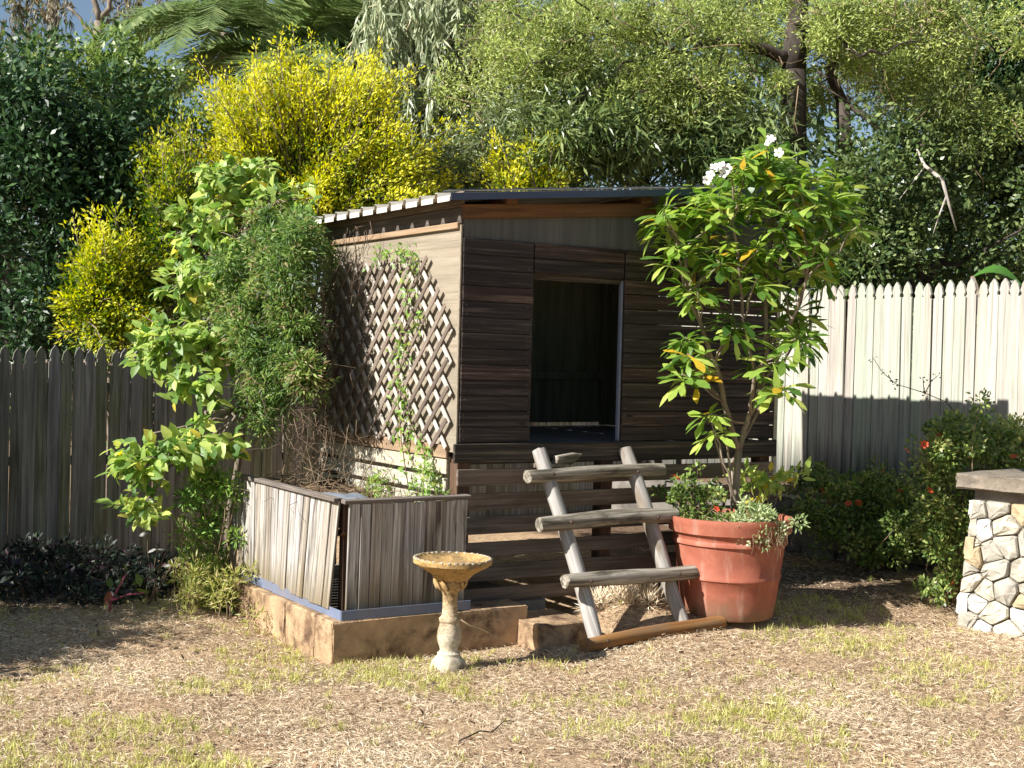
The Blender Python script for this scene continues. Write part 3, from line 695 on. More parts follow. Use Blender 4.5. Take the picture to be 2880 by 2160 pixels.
# dense dark evergreen at far left
clump_tree('evergreen_tree', 'dense glossy dark evergreen tree behind the left fence', 'tree', gbase(120, 12.2),
           [(ctr(60, 700, 12.0), (1.0, .9, 1.2)), (ctr(230, 430, 12.4), (1.0, .9, .8)), (ctr(30, 330, 12.4), (.9, .9, .7)), (ctr(300, 640, 12.3), (.55, .7, 1.0))], 40, .3, 190, .085, .038, ML_dark, .48, .22, .09, zb=.1)
clump_tree('evergreen_tree', 'bright green bushy tree at the top left corner', 'tree', gbase(-60, 13.6),
           [(ctr(60, 260, 13.6), (.9, .8, .55)), (ctr(-250, 300, 13.6), (1.0, .8, 1.2)), (ctr(330, 260, 14.5), (.8, .8, .5))], 34, .3, 150, .085, .038, ML_shrub, .5, .2, .09)
# sparse gum against the sky
def weeping(name, label, base, starts, ln, nleaf, ls, lw, mat, trunk_paths, bark, cm=.5):
    t = tree(name, label, 'tree', base)
    P, D, N, cc, tw = [], [], [], [], []
    for s in starts:
        k = int(nleaf * RNG.uniform(.6, 1.3)); L = ln * RNG.uniform(.5, 1.3)
        az = RNG.uniform(0, 2 * math.pi); sp = RNG.uniform(.05, .35)
        q = np.sort(RNG.random(k))
        pts = np.asarray(s)[None] + np.stack([np.cos(az) * sp * (1 - (1 - q) ** 2), np.sin(az) * sp * (1 - (1 - q) ** 2), -L * q ** 1.3], -1)
        P.append(pts); d = RNG.normal(size=(k, 3)) * .38 + np.array([0, 0, -1.0]); D.append(d); N.append(RNG.normal(size=(k, 3)) * .7 + np.asarray(sdir))
        cc.append(cm + RNG.normal() * .1 + RNG.normal(size=k) * .2)
    P = np.concatenate(P); m = len(P)
    obj('crown', leaf_mesh('crown', rel(P, t), np.concatenate(D), np.concatenate(N), ls * RNG.uniform(.6, 1.3, m), lw * RNG.uniform(.7, 1.2, m), np.concatenate(cc), mat, 'rhomb', .12 * RNG.random(m)), t)
    obj('trunk', tubes('trunk', [(rel(p_, t), r_) for p_, r_ in trunk_paths], bark, 7), t)
    return t
b0 = gbase(250, 19)
fork = W(280, 60, 19)
tp = [limb(b0, fork, .13, .07, 8, .015), limb(fork, W(240, -60, 19), .05, .03), limb(fork, W(330, -40, 19), .05, .025), limb(W(270, 100, 19), W(190, 20, 19), .035, .012), limb(W(282, 90, 19), W(350, 10, 19.2), .03, .01)]
tp.append(limb(gbase(150, 20), W(155, -80, 20), .12, .08, 8, .01))
weeping('gum_tree', 'sparse brownish gum tree against the blue sky at upper left', b0, [W(RNG.uniform(40, 200), RNG.uniform(-60, 90), 19.5) for _ in range(60)] + [W(RNG.uniform(300, 480), RNG.uniform(-90, 30), 19.5) for _ in range(45)], .5, 22, .13, .024, mat_leaf('rusty gum leaf', [(0, (.09, .09, .05)), (.5, (.2, .18, .1)), (1, (.34, .24, .15))]), tp, M_bark2)
# golden shrubs: arching sprays, young leaves at the tips yellow, old ones green
def golden(name, label, base, tips, root, nl=92, ls=.046, lw=.022, group=None, spread=.085, tone=.0):
    t = tree(name, label, 'shrub', base, group)
    P, D, N, cc = [], [], [], []; stems = []
    for q in tips:
        q = np.asarray(q); q = q + unit(q - np.asarray(root)) * (RNG.random() ** 3) * .38; o_ = np.asarray(root) + (q - np.asarray(root)) * RNG.uniform(.3, .6) * np.array([1, 1, .8]) + RNG.normal(size=3) * .08
        d0 = unit(q - o_)
        mid = (o_ + q) / 2 + np.array([0, 0, .12]) * np.linalg.norm(q - o_)
        s = RNG.random(nl) ** .75
        c = ((1 - s) ** 2)[:, None] * o_ + (2 * s * (1 - s))[:, None] * mid + (s ** 2)[:, None] * q
        w_ = spread * (1.15 - s)[:, None] + .015
        off = RNG.normal(size=(nl, 3)) * w_
        P.append(c + off); D.append(unit(off) * .8 + d0 * .9 + RNG.normal(size=(nl, 3)) * .35); N.append(RNG.normal(size=(nl, 3)) * .6 + np.asarray(sdir) * 1.1)
        cc.append(.14 + .66 * s + RNG.normal(size=nl) * .14 + RNG.normal() * .16 + tone)
        stems.append(([o_ - np.asarray(base), mid - np.asarray(base), q - np.asarray(base)], [.008, .006, .002]))
    P = np.concatenate(P); m = len(P)
    obj('crown', leaf_mesh('crown', rel(P, t), np.concatenate(D), np.concatenate(N), ls * RNG.uniform(.6, 1.3, m), lw * RNG.uniform(.7, 1.2, m), np.concatenate(cc), ML_gold, 'rhomb', .1), t)
    stems += [limb(np.zeros(3), np.asarray(root) - np.asarray(base) + RNG.normal(size=3) * .15, .03, .015) for _ in range(5)]
    obj('trunk', tubes('trunk', stems, M_bark2, 5), t)
def tips_px(poly_blobs, D, depth):
    out = []
    for cx, cy, rx, ry, n in poly_blobs:
        k = max(3, n // 6)
        for _ in range(k):                             # sprays come in tufts
            a = RNG.uniform(0, 2 * math.pi); r_ = RNG.random() ** .5; dd = RNG.uniform(-depth, depth * .4)
            x_, y_ = cx + rx * r_ * math.cos(a), cy + ry * r_ * math.sin(a)
            for _ in range(n // k): out.append(W(x_ + RNG.normal() * 26, y_ + RNG.normal() * 20, D + dd + RNG.normal() * .07))
    return out
golden('golden_shrub', 'large bright yellow leafed shrub rising behind the cubby roof', gbase(850, 12.6),
       tips_px([(880, 320, 230, 140, 190), (1080, 480, 180, 110, 150), (680, 330, 90, 100, 60), (780, 520, 200, 80, 110), (1010, 240, 110, 60, 60), (1190, 560, 80, 50, 40), (700, 250, 60, 40, 18), (590, 430, 90, 70, 36)], 12.5, .7), W(860, 700, 12.6), group='golden shrubs', nl=110)
golden('golden_shrub', 'small yellow shrub just above the left fence pickets', gbase(310, 11.5),
       tips_px([(310, 720, 70, 80, 60), (270, 830, 60, 70, 50), (360, 820, 60, 110, 50), (320, 910, 90, 50, 40)], 11.4, .35), W(310, 900, 11.5), group='golden shrubs', tone=-.1)
golden('golden_shrub', 'little yellow shrub top peeping over the middle of the roof', gbase(1490, 12.6),
       tips_px([(1490, 500, 95, 45, 60)], 12.5, .3), W(1490, 640, 12.6), group='golden shrubs', nl=92)
golden('golden_shrub', 'yellow green shrub in front of the dark evergreen at upper left', gbase(480, 12.0),
       tips_px([(450, 480, 90, 90, 60), (520, 640, 90, 140, 80), (480, 820, 70, 120, 50)], 11.9, .4), W(500, 820, 12), group='golden shrubs', tone=-.32)
clump_tree('backing_shrub', 'mid green leafy shrub growing through the large golden shrub', 'shrub', gbase(760, 13.2),
           [(ctr(880, 400, 13.0), (.75, .4, .55)), (ctr(620, 480, 12.8), (.6, .4, .7)), (ctr(1080, 520, 13.0), (.5, .35, .35)), (ctr(480, 700, 12.4), (.35, .4, .9))], 26, .24, 120, .06, .028, ML_shrub, .5, .22, .05)
# palms
def frond_mesh(L, seed):
    rng = np.random.default_rng(seed); n = 64
    s = np.linspace(.12, 1, n)
    ax = np.stack([s * L * .92, np.zeros(n), .42 * L * s - .75 * L * s ** 2.2], -1)
    P, D, N = [], [], []
    tg = unit(np.gradient(ax, axis=0))
    for sd in (-1, 1):
        P.append(ax); D.append(tg * .55 + np.array([0, sd, 0]) * .9 + np.array([0, 0, -.55]) + rng.normal(size=(n, 3)) * .1); N.append(np.cross(D[-1], tg * sd) + rng.normal(size=(n, 3)) * .1)
    P = np.concatenate(P); m = len(P)
    ll = np.tile(.42 * L * np.sin(np.clip(s, .1, .97) * math.pi) ** .5 * .75, 2)
    me = leaf_mesh('frond', P, np.concatenate(D), np.concatenate(N), ll, .034, .5 + rng.normal(size=m) * .2, ML_palm, 'blade', .35)
    return me
fr = [frond_mesh(1.75, k) for k in range(3)]
for lab, px, py, D, hd in (('feathery palm left of centre behind the golden shrub', 640, 95, 17.5, 0), ('feathery palm at top centre with arching fronds', 1010, 40, 17.0, .8), ('feathery palm low between the two taller palms', 820, 190, 16.5, .3)):
    b0 = gbase(px, D); t = tree('palm_tree', lab, 'palm', b0, 'palms behind the yard')
    cr_ = W(px, py, D)
    obj('trunk', tubes('trunk', [limb(np.zeros(3), cr_ - b0, .13, .1, 8, .01)], M_bark2, 10), t)
    for k in range(20):
        f = obj('frond', fr[k % 3], t, tuple(cr_ - b0 + np.array([0, 0, -.05 + .02 * (k % 5)])), (0, RNG.uniform(-1.0, .5), hd + k * 2.4))
        q = RNG.uniform(.85, 1.15); f.scale = (q, q, q)
# weeping gum, top centre
b0 = gbase(1425, 15)
tp = [limb(b0, W(1385, 270, 15), .1, .05, 9, .012), limb(W(1385, 270, 15), W(1330, -60, 15.2), .05, .03), limb(W(1400, 380, 15), W(1240, 370, 14.7), .02, .008), limb(W(1420, 415, 15), W(1250, 365, 15), .02, .008), limb(W(1360, 130, 15.1), W(1180, 30, 15.0), .03, .012, 7, .05, .1)]
weeping('gum_tree', 'tall weeping gum with drooping grey green leaves above the roof', b0, [W(RNG.uniform(1040, 1400), RNG.uniform(-120, 430), RNG.uniform(14.3, 16)) for _ in range(800)] + [W(RNG.uniform(1100, 1500), RNG.uniform(300, 520), RNG.uniform(14.3, 16)) for _ in range(220)], .75, 36, .17, .028, ML_gum, tp, M_palebark, .55)
# large fine-leaved tree with dark trunk, right of centre
b0 = gbase(2240, 13.2)
tk = W(2232, 200, 13.2)
tp = [limb(b0, tk, .15, .12, 9, .008), limb(tk, W(2250, -120, 13.2), .12, .09, 6, .01), limb(W(2225, 165, 13.2), W(2050, 110, 12.9), .07, .045, 6, .02), limb(W(2050, 110, 12.9), W(1800, 170, 12.6), .04, .012, 7, .03),
      limb(W(2010, 115, 12.9), W(1650, 95, 12.6), .035, .015, 7, .03), limb(W(1740, 90, 12.7), W(1840, 10, 12.8), .03, .012), limb(W(2240, 130, 13.2), W(2480, 30, 13), .05, .02), limb(W(2240, 260, 13.2), W(2000, 215, 13), .03, .01, 6, .06, -.1),
      limb(W(1630, 280, 12.6), W(1550, 285, 12.5), .018, .008), limb(W(1700, 225, 12.6), W(1630, 280, 12.6), .012, .015), limb(gbase(2380, 13.4), W(2370, 290, 13.4), .09, .07, 7, .02), limb(W(2370, 290, 13.4), W(2300, -50, 13.6), .06, .03), limb(W(1640, 90, 12.7), W(1420, 30, 12.6), .02, .008, 6, .05),
      limb(W(2370, 290, 13.4), W(2560, 380, 12.6), .035, .018, 6, .05), limb(W(2560, 380, 12.6), W(2590, 425, 12.2), .018, .014), limb(W(2240, 60, 13.1), W(2420, 160, 12.2), .04, .012, 7, .06), limb(W(2420, 160, 12.2), W(2600, 120, 12.2), .014, .005, 6, .08),
      limb(W(1800, 170, 12.6), W(1560, 330, 12.2), .014, .005, 7, .07), limb(W(1900, 130, 12.7), W(1760, 330, 12.3), .013, .004, 7, .08), limb(W(2050, 110, 12.9), W(1950, 330, 12.3), .014, .005, 7, .08), limb(W(1650, 95, 12.6), W(1470, 210, 12.2), .014, .005, 7, .07), limb(W(2300, 200, 13), W(2460, 330, 12.3), .013, .005, 7, .08), limb(W(1740, 90, 12.7), W(1600, -20, 12.3), .014, .005, 6, .06)]
t = tree('fine_leaf_tree', 'spreading fine leaved tree with dark trunk and long side branch', 'tree', b0)
obj('trunk', tubes('trunk', [(rel(p_, t), r_) for p_, r_ in tp], M_bark, 8), t)
bl = [(1500, 190, 170, 130, 34), (1430, 110, 110, 110, 14), (1680, 60, 220, 80, 22), (1420, 400, 90, 110, 10), (1760, 200, 160, 90, 16), (2030, 60, 200, 80, 20), (2450, 130, 200, 120, 36), (2560, 240, 180, 110, 26), (2700, 330, 120, 80, 16), (2350, 60, 160, 80, 18), (2690, 90, 140, 90, 14), (2060, 260, 150, 70, 14), (1880, 300, 160, 80, 12), (2600, 30, 200, 60, 14)]
C = np.array([W(cx + RNG.normal() * rx * .6, cy + RNG.normal() * ry * .6, RNG.uniform(12.3, 12.9) if RNG.random() < .4 else RNG.uniform(13.3, 14.6)) for cx, cy, rx, ry, n in bl for _ in range(int(n * 1.25))])
C = C[[not (abs(1440 + FPX * c[0] / c[1] - 2235) < 34 and c[1] < 13.3) for c in C]]
P, D, N, cl = clump_leaves(C, .26 * RNG.uniform(.4, 1.6, len(C)), 430, .6, .7, .1, (1, 1, .85), .55); m = len(P)
obj('crown', leaf_mesh('crown', rel(P, t), D, N, RNG.uniform(.025, .07, m), RNG.uniform(.008, .018, m), .46 + cl * 1.6 + RNG.normal(size=m) * .22, ML_fine, 'rhomb', .1), t)
tw = []
for q in range(520):
    c = C[RNG.integers(len(C))] + RNG.normal(size=3) * .15; e = c + RNG.normal(size=3) * .24; tw.append(limb(c - b0, e - b0, .006, .002, 5, .14))
tag(obj('twig', tubes('twig', tw, M_dead, 3), t), kind='stuff')
# mid green shrubs behind the roof
clump_tree('olive_shrub', 'olive green narrow leaved shrub behind the roof right of centre', 'shrub', gbase(1800, 12.7),
           [(ctr(1640, 420, 12.6), (.65, .5, .5)), (ctr(1850, 400, 12.8), (.7, .5, .6)), (ctr(2060, 450, 12.7), (.5, .5, .5)), (ctr(1750, 300, 13.4), (.9, .5, .5))], 40, .26, 130, .13, .024, ML_mid, .55, .25, .05, zb=-.15, out=.6)
clump_tree('olive_shrub', 'grey green twiggy shrub beneath the weeping gum', 'shrub', gbase(1350, 13.4),
           [(ctr(1320, 500, 13.4), (.5, .5, .45)), (ctr(1480, 430, 13.6), (.5, .5, .5))], 36, .25, 120, .13, .024, ML_gum, .4, .2, .05, zb=-.2, out=.6)
# dark trees on the right
clump_tree('dark_tree', 'dark shaded small leaved tree behind the right picket fence', 'tree', gbase(2620, 12.8),
           [(ctr(2480, 560, 12.6), (.6, .6, .8)), (ctr(2650, 620, 12.9), (.7, .6, .9)), (ctr(2850, 520, 12.9), (.7, .6, 1.0)), (ctr(2420, 700, 12.4), (.35, .4, .4))], 46, .26, 150, .065, .036, ML_mid, .42, .25, .07)
clump_tree('dark_tree', 'tall dark tree at the right edge of the picture', 'tree', gbase(2990, 13.6),
           [(ctr(2860, 150, 13.6), (.6, .6, .8)), (ctr(2980, 420, 13.4), (.8, .6, 1.2)), (ctr(3100, 100, 13.6), (.9, .7, 1.0)), (ctr(2780, 330, 14.2), (.5, .6, .7))], 40, .3, 170, .075, .038, ML_dark, .55, .2, .12)
t = tree('dead_branch', 'bare pale forked branch hanging in the dark tree at right', 'branch', tuple(W(2620, 520, 12.0)))
q0 = np.asarray(t.location)
obj('branch', tubes('branch', [([W(2580, 420, 12.2) - q0, W(2600, 465, 12.1) - q0, W(2650, 505, 12.0) - q0, W(2665, 560, 12) - q0, W(2690, 650, 12) - q0], [.012, .016, .018, .014, .006]), ([W(2662, 550, 12) - q0, W(2640, 610, 12) - q0, W(2622, 665, 12) - q0], [.009, .007, .003]), ([W(2600, 470, 12.1) - q0, W(2530, 560, 12) - q0], [.007, .003])], M_palebark, 6), t)
# banana leaf above the right fence
t = tree('banana_plant', 'broad green banana leaf showing above the right fence', 'plant', gbase(2815, 11.6))
q0 = np.asarray(t.location)
bl_ = []; ML_ban = mat_leaf('banana leaf', [(0, (.06, .17, .03)), (1, (.09, .22, .04))], True)
for a, b_, w_ in (((2735, 778), (2885, 815), .045),):
    A = W(*a, 11.5) - q0; B = W(*b_, 11.4) - q0; k = 9; V = []; Fq = []
    sd = unit(np.cross(B - A, np.array([.1, -.5, .9])))
    for i in range(k):
        s = i / (k - 1); ww = 2.2 * w_ * math.sin(math.pi * (.03 + .95 * s)) ** 1.2; c_ = A + (B - A) * s + np.array([0, 0, .12 * math.sin(s * math.pi)])
        V += [c_ + sd * ww, c_ - np.array([0, 0, .015]), c_ - sd * ww * .9]
    for i in range(k - 1):
        for j in (0, 1): Fq.append([3 * i + j, 3 * i + j + 1, 3 * i + j + 4, 3 * i + j + 3])
    obj('leaf', mesh_np('leaf', V, Fq, ML_ban, True), t)
    bl_.append(limb(np.zeros(3), A, .04, .02))
obj('stem', tubes('stem', bl_, M_bark2, 7), t)
# shade tree just outside the frame on the left
K0 = l2w(-3.9, 2.7, 0)
clump_tree('evergreen_tree', 'low dense evergreen shading the left end of the yard', 'tree', (K0.x, K0.y, -.05),
           [((K0.x, K0.y, 1.5), (.7, .9, 1.3)), (tuple(l2w(-3.8, 1.5, 1.2)), (.45, .5, 1.0)), (tuple(l2w(-3.75, .85, .9)), (.35, .45, .7))], 44, .28, 150, .08, .04, ML_dark, .45, .2, .08)

# ------------------------------------------------------------------ singled-out big leaves
def leaf_single(shape, L, Wd, mat, droop, name='leaf'):
    tv, tf = SHAPES[shape]; V = [(a * L, s * Wd, h * Wd - droop * a * a * L) for a, s, h in tv]
    return mesh_np(name, V, [list(f) for f in tf], mat, True)
def big_leaves(t, P, D, N, L, Wd, droop, col, shape, mat_j, mat_s, nsing=300):
    """the nsing leaves nearest the camera are objects, the rest one mesh"""
    m = len(P); d = np.linalg.norm(P - np.array([0, 0, CAMZ]), axis=1)
    order = np.argsort(d)
    sing, rest = order[:nsing], order[nsing:]
    base = np.asarray(t.location)
    if len(rest): tag(obj('foliage', leaf_mesh('foliage', P[rest] - base, D[rest], N[rest], L[rest], Wd[rest], col[rest], mat_j, shape, droop[rest]), t), kind='stuff')
    bins = np.quantile(droop, [0, .25, .5, .75, 1]); cache = [leaf_single(shape, float(np.median(L)), float(np.median(Wd)), mat_s, float((bins[k] + bins[k + 1]) / 2)) for k in range(4)]
    D = unit(D); S = unit(np.cross(N, D)); Nn = np.cross(D, S); Lm = np.median(L)
    for i in sing:
        k = int(np.clip(np.searchsorted(bins, droop[i]) - 1, 0, 3)); q = L[i] / Lm
        mw = Matrix(((D[i, 0] * q, S[i, 0] * q, Nn[i, 0] * q, P[i, 0] - base[0]), (D[i, 1] * q, S[i, 1] * q, Nn[i, 1] * q, P[i, 1] - base[1]), (D[i, 2] * q, S[i, 2] * q, Nn[i, 2] * q, P[i, 2] - base[2]), (0, 0, 0, 1)))
        obj('leaf', cache[k], t, mw=mw)

def sing_leaves(t, P, D, N, me):
    base = np.asarray(t.location); D = unit(D); S = unit(np.cross(N, D)); Nn = np.cross(D, S)
    for i in range(len(P)):
        obj('leaf', me, t, mw=Matrix(((D[i, 0], S[i, 0], Nn[i, 0], P[i, 0] - base[0]), (D[i, 1], S[i, 1], Nn[i, 1], P[i, 1] - base[1]), (D[i, 2], S[i, 2], Nn[i, 2], P[i, 2] - base[2]), (0, 0, 0, 1))))
# broad-leaved lime green tree against the left fence
b0 = np.array(l2w(-.62, 2.05, .0)); t = tree('broadleaf_tree', 'lime green broad leaved tree sprawling between the left fence and the cubby', 'tree', b0)
bl = [(600, 520, 100, 70, 9.4, 95), (560, 640, 110, 80, 9.2, 120), (650, 760, 130, 90, 9.1, 120), (520, 800, 90, 80, 9.0, 90), (480, 940, 100, 80, 8.9, 110), (590, 980, 100, 70, 8.9, 90), (540, 1090, 90, 50, 8.7, 65), (780, 560, 120, 60, 9.3, 80), (430, 1010, 60, 50, 8.9, 40),
      (470, 1270, 120, 45, 8.2, 90), (390, 1320, 80, 50, 8.2, 55), (600, 1250, 90, 40, 8.2, 45), (400, 1420, 80, 50, 8.1, 45), (340, 1290, 45, 30, 8.2, 20), (700, 480, 90, 60, 9.6, 55), (560, 1190, 45, 30, 8.3, 14)]
P, D, N, Ls, dr, cc, paths = [], [], [], [], [], [], []
tr_mid = W(708, 1000, 9.0); tr_top = W(690, 640, 9.3)
paths.append(limb(b0, tr_mid, .028, .022, 7, .02)); paths.append(limb(tr_mid, tr_top, .022, .012, 6, .02))
for cx, cy, rx, ry, Dd, n in bl:
    c0 = W(cx, cy, Dd)
    st = W(700, 1150, 8.8) if cy > 1180 else tr_mid + (tr_top - tr_mid) * RNG.uniform(0, 1)
    paths.append(limb(st, c0, .011, .005, 7, .05, .05))
    ns = max(3, n // 3)
    for _ in range(ns):
        e = W(cx + rx * RNG.uniform(-1, 1), cy + ry * RNG.uniform(-1, 1), Dd + RNG.uniform(-.3, .25))
        p_, r_ = limb(c0, e, .004, .002, 5, .05); paths.append((p_, r_))
        dd = unit(e - c0)
        for j in range(7):
            s = RNG.uniform(.35, 1.02); q = c0 + (e - c0) * s
            P.append(q + RNG.normal(size=3) * .015); sd = RNG.normal(size=3)
            D.append(dd * .5 + unit(sd) * .8 + np.array([-.15, -.25, -.25])); N.append(np.array([-.35, -.45, .75]) + RNG.normal(size=3) * .35)
            Ls.append(RNG.uniform(.05, .13)); dr.append(RNG.uniform(.05, .4)); cc.append(.45 + RNG.normal() * .22)
P, D, N, Ls, dr, cc = map(np.array, (P, D, N, Ls, dr, cc))
big_leaves(t, P, D, N, Ls, Ls * .54, dr, cc, 'leaf', ML_big, ML_bigo)
obj('trunk', tubes('trunk', [(rel(p_, t), r_) for p_, r_ in paths], M_bark2, 5), t)

# fine leaved climber mounded over the back of the left wall
b0 = np.array(l2w(-.45, 1.45, .72)); t = tree('climbing_vine', 'mound of fine leaved green climber with brown dead stems on the cubby wall', 'vine', b0)
bl = [(750, 700, 90, 60, 8.75), (785, 650, 70, 40, 8.8), (700, 800, 80, 70, 8.7), (770, 770, 75, 65, 8.55), (740, 890, 80, 60, 8.6), (825, 670, 35, 40, 8.5), (820, 760, 32, 45, 8.45), (795, 850, 36, 40, 8.45), (835, 930, 30, 40, 8.35), (805, 1010, 30, 40, 8.4), (855, 1060, 25, 40, 8.3), (720, 960, 60, 60, 8.6), (750, 1060, 50, 60, 8.6), (740, 1150, 45, 50, 8.6), (680, 900, 50, 60, 8.8)]
C = np.array([W(cx + rx * RNG.normal() * .6, cy + ry * RNG.normal() * .6, Dd + RNG.uniform(-.15, .2)) for cx, cy, rx, ry, Dd in bl for _ in range(16)])
P, D, N, cl = clump_leaves(C, .1 * RNG.uniform(.4, 1.8, len(C)), 150, .8, .6, -.1, (1, 1, .9), .5); m = len(P)
tag(obj('foliage', leaf_mesh('foliage', rel(P, t), D, N, RNG.uniform(.02, .065, m), RNG.uniform(.006, .016, m), .5 + cl * 1.5 + RNG.normal(size=m) * .24, ML_mound, 'rhomb', .2), t), kind='stuff')
st = []
for _ in range(70):
    c = C[RNG.integers(len(C))]; st.append(limb(c, C[RNG.integers(len(C))] * .35 + c * .65 + RNG.normal(size=3) * .08, .003, .0015, 7, .1))
for _ in range(90):                                  # tangle of dead stems hanging down
    x_ = RNG.uniform(825, 935); a = W(x_, RNG.uniform(780, 1080), RNG.uniform(8.3, 8.8)); b_ = W(x_ + RNG.normal() * 42, RNG.uniform(1000, 1370), RNG.uniform(8.15, 8.7))
    st.append(limb(a, b_, RNG.uniform(.0016, .0045), .0015, 9, .09))
for _ in range(40):
    a = W(RNG.uniform(790, 930), RNG.uniform(1150, 1330), RNG.uniform(8.1, 8.5)); st.append(limb(a, a + RNG.normal(size=3) * np.array([.16, .12, .14]), .003, .0015, 6, .14))
for _ in range(16):
    a = W(RNG.uniform(960, 1060), RNG.uniform(620, 700), 8.35); st.append(limb(a, a + np.array([RNG.normal() * .06, 0, -RNG.uniform(.1, .45)]), .0025, .0015, 6, .12))
obj('dead_stems', tubes('dead_stems', [(rel(p_, t), r_) for p_, r_ in st], M_tang, 3), t)
# light climber threaded through the lattice
b0 = np.array(l2w(-.12, .5, .74)); t = tree('lattice_climber', 'light green leafy climber threaded up the lattice', 'vine', b0)
st, P, D, N = [], [], [], []
vine_px = [[(1150, 1380), (1130, 1250), (1120, 1140), (1115, 1000), (1135, 900), (1150, 800), (1170, 720), (1130, 700)], [(1190, 1390), (1195, 1280), (1150, 1180), (1120, 1060), (1150, 930), (1190, 880)], [(1225, 1390), (1210, 1330), (1190, 1250)], [(1080, 1370), (1060, 1340), (1100, 1350)], [(1140, 700), (1090, 715), (1060, 720)]]
for pl in vine_px:
    pts = []
    for px, py in pl:
        d = ray(px, py); q = np.array([0, 0, CAMZ]); n_ = FXv; tt = ((ORG + FXv * -.075 - q) @ n_) / (d @ n_); pts.append(q + d * tt)
    pts = np.array(pts); st.append((pts, np.linspace(.0035, .002, len(pts))))
    for i in range(len(pts) - 1):
        for _ in range(26):
            q = pts[i] + (pts[i + 1] - pts[i]) * RNG.random() + RNG.normal(size=3) * .028; P.append(q); D.append(RNG.normal(size=3) + np.array([-.4, -.3, -.1])); N.append(np.array([-.6, -.4, .7]) + RNG.normal(size=3) * .4)
P, D, N = map(np.array, (P, D, N)); m = len(P)
tag(obj('foliage', leaf_mesh('foliage', rel(P, t), D, N, RNG.uniform(.025, .06, m), RNG.uniform(.012, .022, m), .68 + RNG.normal(size=m) * .2, ML_vine, 'leaf', .2), t), kind='stuff')
obj('stem', tubes('stem', [(rel(p_, t), r_) for p_, r_ in st], M_dead, 4), t)

# ------------------------------------------------------------------ pot with flowering tree
PU, PVv = 1.63, -.46
pw = l2w(PU, PVv, 0); pz = float(ground_h(pw.x, pw.y)) - .015
pot = thing('terracotta_pot', 'large terracotta coloured pot standing right of the ladder', 'pot', (pw.x, pw.y, pz), 0)
PR = .375
prof = [(0, .0), (.262, .0), (.27, .01), (.278, .06), (.292, .16), (.3, .23), (.309, .236), (.309, .252), (.304, .258), (.318, .36), (.328, .43), (.342, .438), (.342, .458), (.333, .466), (.338, .495), (.35, .503), (.362, .505), (.37, .555), (.375, .575), (.372, .592), (.352, .594), (.34, .586), (.33, .5), (.32, .44), (0, .44)]
obj('pot_wall', lathe('pot_wall', prof, M_pot, 64, True), pot)
n_ = 24; V = [(0, 0, .56)]; Fq = []
for i in range(1, 6):
    for j in range(n_):
        a = 2 * math.pi * j / n_; r_ = .335 * i / 5; V.append((r_ * math.cos(a), r_ * math.sin(a), .555 + .018 * math.sin(5 * a + i) - .002 * i))
Fq += [[0, 1 + j, 1 + (j + 1) % n_] for j in range(n_)]
for i in range(4):
    for j in range(n_): Fq.append([1 + i * n_ + j, 1 + (i + 1) * n_ + j, 1 + (i + 1) * n_ + (j + 1) % n_, 1 + i * n_ + (j + 1) % n_])
obj('soil', mesh_np('soil', V, Fq, M_soil, True), pot)

DP = 8.18
fb = np.array([pw.x + .09, pw.y + .02, pz + .55]); t = tree('frangipani_tree', 'white flowering tree with spoon shaped leaves growing in the terracotta pot', 'tree', fb)
def WP(px, py, dd=0.0): return W(px, py, np.linalg.norm(fb[:2]) * .985 + dd)
fork = WP(2078, 1262); paths = [([fb, WP(2068, 1390), fork], [.027, .024, .022])]
tipsP = []
def grow(pts, r0_, r1_, ):
    p_ = np.array(pts); k = len(p_)
    s = np.linspace(0, k - 1, (k - 1) * 4 + 1); q = np.stack([np.interp(s, np.arange(k), p_[:, i]) for i in range(3)], -1)
    q += RNG.normal(size=q.shape) * .004
    paths.append((q, np.linspace(r0_, r1_, len(q)))); return p_
mains = [
    [fork, WP(2035, 1130, -.02), WP(2010, 1020, -.08), WP(1975, 930, -.1), WP(1935, 820, -.12), WP(1925, 700, -.15)],
    [fork, WP(2100, 1190, .02), WP(2135, 1100, .03), WP(2160, 980, .05), WP(2150, 820, .02), WP(2170, 650, 0), WP(2160, 500, 0)],
    [WP(2110, 1170, .02), WP(2120, 1040, -.12), WP(2090, 900, -.15), WP(2080, 760, -.2), WP(2060, 620, -.2)],
    [WP(2140, 1090, .03), WP(2200, 980, .1), WP(2250, 850, .12), WP(2290, 720, .1), WP(2330, 620, .05)],
    [WP(2010, 1020, -.08), WP(2060, 900, .08), WP(2050, 740, .12), WP(2000, 600, .1)],
    [WP(2160, 980, .05), WP(2230, 900, -.1), WP(2270, 780, -.2), WP(2260, 600, -.22)],
    [WP(2060, 1380, .05), WP(2060, 1300, .12), WP(2120, 1180, .2), WP(2180, 1060, .22), WP(2240, 960, .25), WP(2300, 880, .2)],
    [WP(2150, 820, .02), WP(2230, 640, .1), WP(2270, 510, .1)],
]
r_s = [(.019, .009), (.018, .008), (.012, .007), (.013, .007), (.011, .007), (.011, .007), (.011, .006), (.01, .006)]
allp = []
for mpts, (a, b_) in zip(mains, r_s): allp.append(grow(mpts, a, b_))
for ex in ([WP(2070, 1440), WP(2030, 1300, -.1), WP(1998, 1180, -.12)], [WP(2080, 1440), WP(2045, 1330, -.12), WP(2012, 1220, -.15)], [WP(2060, 1440, .03), WP(2040, 1200, -.05), WP(2035, 1170, -.05)]):
    p_ = grow(ex, .007, .005)
tips_extra = [WP(1985, 1165, -.12), WP(2003, 1210, -.15)]
crown_tips = []
